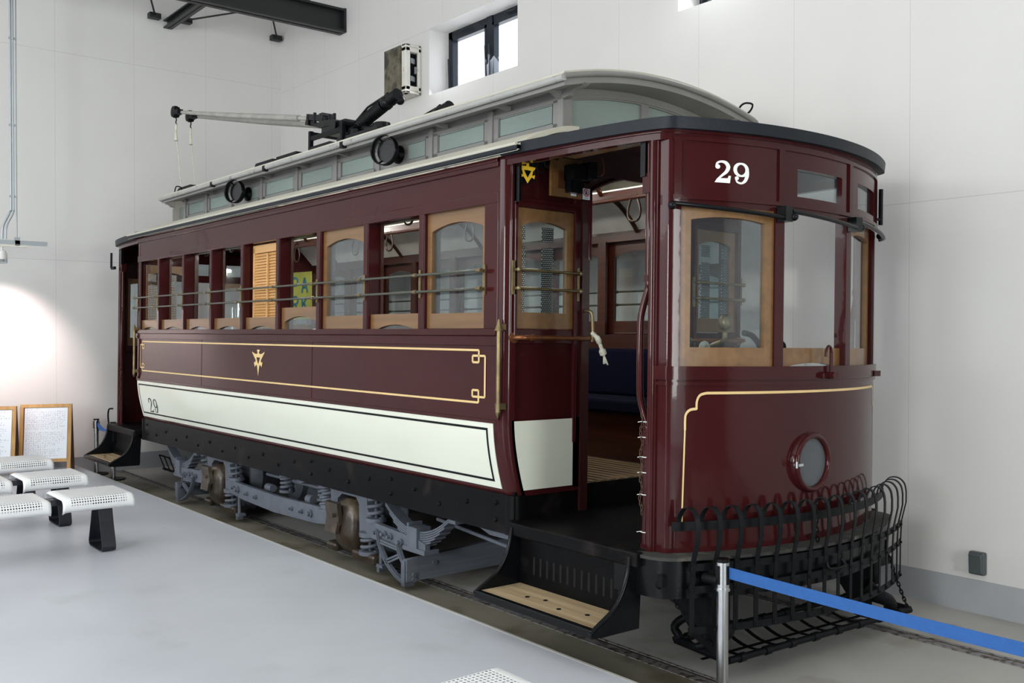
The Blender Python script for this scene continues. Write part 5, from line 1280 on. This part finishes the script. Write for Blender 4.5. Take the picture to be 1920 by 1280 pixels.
# ------------------------------------------------------------------ barrier posts
def barrier(loc, label, rz=0, group='retractable belt barrier posts'):
    t = thing('barrier_post', label, 'barrier post', loc, rz, group)
    b = MB(); b.cyl((0, 0, .0045), (0, 0, .014), .125, n=32); b.build('base', BLACKM, t)
    b = MB(); b.cyl((0, 0, .012), (0, 0, .49), .0255, n=24); b.cyl((0, 0, .265), (0, 0, .268), .0261, n=24); b.build('pole', CHROME, t)
    b = MB(); b.cyl((0, 0, .488), (0, 0, .61), .0295, n=24); b.cyl((0, 0, .486), (0, 0, .497), .033, n=24); b.build('head', CHROME, t)
    b = MB(); b.cyl((0, 0, .608), (0, 0, .622), .0305, n=24)
    for a in range(4): b.obox((.029 * math.cos(a * PI / 2), .029 * math.sin(a * PI / 2), .555), (.008 if a % 2 == 0 else .018, .018 if a % 2 == 0 else .008, .08))
    b.build('cap', BLACK, t)
    return t
pf = Vector((-2.655, 3.315, 0)); pe = Vector((-1.05, 3.22, 0))
bp = barrier(pf, 'brushed steel barrier post in front of the black fender, holding the blue belt', 0, 'retractable belt barrier posts')
p2 = barrier(pe + Vector((.75, .11, 0)), 'brushed steel barrier post outside the right edge, catching the blue belt', 0)
bp.location.z = 0; p2.location.z = 0
b = MB(); A = Vector((.02, .004, .565)); Bv = (pe + Vector((.75, .11, 0))) - pf + Vector((-.03, 0, .565)); n = 24; P_ = []; Q_ = []
dirv = (Bv - A).normalized(); nv = Vector((-dirv.y, dirv.x, 0)) * .0012
for i in range(n + 1):
    f = i / n; p = A.lerp(Bv, f) + Vector((0, 0, -.02 * math.sin(PI * f))); 
    P_.append([tuple(p + nv + Vector((0, 0, .0245 * k))) for k in (-1, -.5, 0, .5, 1)]); Q_.append([tuple(p - nv + Vector((0, 0, .0245 * k))) for k in (-1, -.5, 0, .5, 1)])
b.slab(P_, Q_, False); b.build('belt', BLUEBELT, bp)
b1 = barrier((-11.28, 3.18, 0), 'steel barrier post against the left wall base, farther of the far pair')
b2 = barrier((-10.78, 3.21, 0), 'steel barrier post rising beside the rear platform step of the tram')
b = MB(); P_ = []; Q_ = []
for i in range(9):
    f = i / 8; x = .03 + .50 * f; z = .565 - .05 * math.sin(PI * f); tw = math.sin(PI * f) * 1.2
    P_.append([(x, -.02 * math.sin(tw), z - .022 * math.cos(tw)), (x, .02 * math.sin(tw), z + .022 * math.cos(tw))]); Q_.append([(p[0], p[1] + .002, p[2]) for p in P_[-1]])
b.slab(P_, Q_); b.build('belt', BLUEBELT, b1)

# ------------------------------------------------------------------ wall fittings, steelwork
t = thing('outlet_box', 'dark grey covered socket box low on the white wall at the right', 'socket box', (-2.58, YB, .29))
b = MB(); b.box(-.045, .045, -.04, 0, -.065, .065); b.build('box', DARKGREY, t, bevel=.01)
b = MB(); b.obox((0, -.045, .0), (.075, .02, .11), (.06, 0, 0)); b.build('cover_flap', DARKGREY, t, bevel=.006)

t = thing('exhaust_fan', 'soot-stained white ventilation fan box high on the wall left of the window', 'ventilation fan', (-8.44, YB, 4.24))
WHT = mat('off_white_fan_paint', (.62, .60, .55), .5, dirt=((.2, .18, .14), .62, 14))
b = MB(); b.box(-.19, .20, -.19, 0, .22, .25); b.box(-.19, .20, -.19, 0, -.25, -.22); b.box(-.19, -.17, -.19, 0, -.25, .25); b.box(.12, .20, -.19, -.13, -.25, .25); b.box(.17, .20, -.04, 0, -.25, .25); b.box(.12, .20, -.19, 0, .17, .22); b.box(.12, .20, -.19, 0, -.22, -.17); b.build('housing', WHT, t, bevel=.012)
b = MB(); b.box(-.19, .12, -.20, -.185, -.24, .24); b.build('front_grille', mat('sooty_brown_grille', (.13, .115, .085), .8, 0, 0, .3, 14, .5, 30, .3, ((.05, .045, .035), .5, 8)), t)
b = MB(); b.box(-.15, .14, -.15, -.03, -.2, .2); b.build('dark_core', BLACKM, t)
b = MB()
for k in range(4):
    a = k * PI / 2; b.obox((.16, -.085 + .05 * math.cos(a), .09 * math.sin(a)), (.02, .05, .07), (a, 0, .4))
b.build('fan_blade', GALV, t)

t = thing('steel_beam', 'heavy black steel beam at the top meeting the back wall', 'steel beam', (-9.84, 2.0, 4.99))
b = MB(); b.box(-.075, .075, -5.5, 3.46, 0, .025); b.box(-.075, .075, -5.5, 3.46, .24, .265); b.box(-.012, .012, -5.5, 3.46, 0, .26); b.box(-.075, .075, 3.46, 3.487, 0, .27); b.build('girder', STEELB, t)
b = MB(); b.box(-1.80, -.02, 2.0, 2.10, .165, .18); b.box(-1.80, -.02, 2.0, 2.10, .245, .26); b.box(-1.80, -.02, 2.045, 2.055, .165, .26); b.box(-1.80, -1.78, 1.97, 2.13, .15, .28); b.build('cross_strut', STEELB, t)
for nm, (y0, z0, x1, y1, z1) in {'a': (3.88, 5.26, -10.2, 3.2, 5.9), 'b': (4.25, 5.28, -9.9, 5.1, 5.30), 'c': (5.40, 5.29, -10.2, 4.6, 5.9)}.items():
    bt = MB(); bt.cyl((XL + .075, y0, z0), (x1, y1, z1), .011, n=8); o = bt.build('brace_rod', STEELB); bk = MB(); bk.obox((XL + .047, y0, z0), (.09, .13, .06)); bk.build('wall_bracket', STEELB, o)
    tag(o, {'a': 'thin black bracing rod from the leftmost wall bracket by the strut', 'b': 'thin black bracing rod running almost level from the middle wall bracket', 'c': 'thin black bracing rod from the bracket nearest the room corner'}[nm], 'bracing rod', 'bracing rods under the beam')

t = thing('lighting_rack', 'galvanised hanging rail carrying a spot lamp near the left wall', 'lighting rail', (-10.5, 2.19, 2.47))
b = MB(); b.box(-.02, .02, -.9, .305, -.02, .02); b.box(-.022, .022, -.9, .305, -.0215, -.018); b.build('rail', GALV, t)
b = MB(); b.cyl((0, .03, .02), (0, .03, ZC - 2.47), .006, n=8); b.box(-.02, .02, .01, .055, -.03, .05); b.build('hanger_rod', GALV, t)
b = MB(); b.tube(smoothp([(0, -.10, .03), (0, -.09, .16), (0, -.03, .30), (0, -.02, .42), (0, -.02, 1.5), (0, -.02, 3.73)], 4), .011, 8); b.tube(smoothp([(.01, -.07, .03), (.01, -.06, .16), (.01, 0, .30), (.01, .0, .42), (.01, .0, 1.5), (.01, .0, 3.73)], 4), .008, 8)
for z in (.45, 1.15, 2.0): b.obox((0, 0, z), (.02, .07, .02))
b.build('conduit', GALV, t)
b = MB(); b.box(-.02, .02, -.9, .12, -.045, -.022); b.build('track', mat('cream_lamp_track', (.7, .69, .62), .5), t)
sl = thing('spot_lamp', 'white caged spot lamp hanging from the rail at the left edge', 'spot lamp', (-10.5, 2.085, 2.36))
b = MB(); b.cyl((0, 0, .065), (0, 0, .02), .012, n=8); b.tube([(0, 0, .03), (-.01, 0, -.0), (-.02, 0, -.05)], [.03, .05, .055], 16); b.build('lamp_head', mat('white_lamp_paint', (.75, .75, .72), .4), sl)
b = MB()
for k in range(6): b.tube([(-.02, .055 * math.cos(a), -.05 + .055 * math.sin(a) * .2 + .0 - k * .008) for a in [2 * PI * j / 16 for j in range(17)]], .002, 4, False)
b.build('grille', GALV, sl)
l = bpy.data.lights.new('spot_light', 'SPOT'); l.energy = 130; l.color = (1.0, .80, .78); l.spot_size = math.radians(75); l.spot_blend = .8; l.shadow_soft_size = .04
lo = bpy.data.objects.new('spot_light', l); COL.objects.link(lo); lo.location = (-10.53, 2.085, 2.25); lo.rotation_euler = (Vector((XL, 2.25, 1.35)) - Vector(lo.location)).to_track_quat('-Z', 'Y').to_euler()

# stains on the back wall by the fan
for (x, z, s_) in ((-8.16, 4.42, .05), (-8.15, 4.16, .05)):
    pass
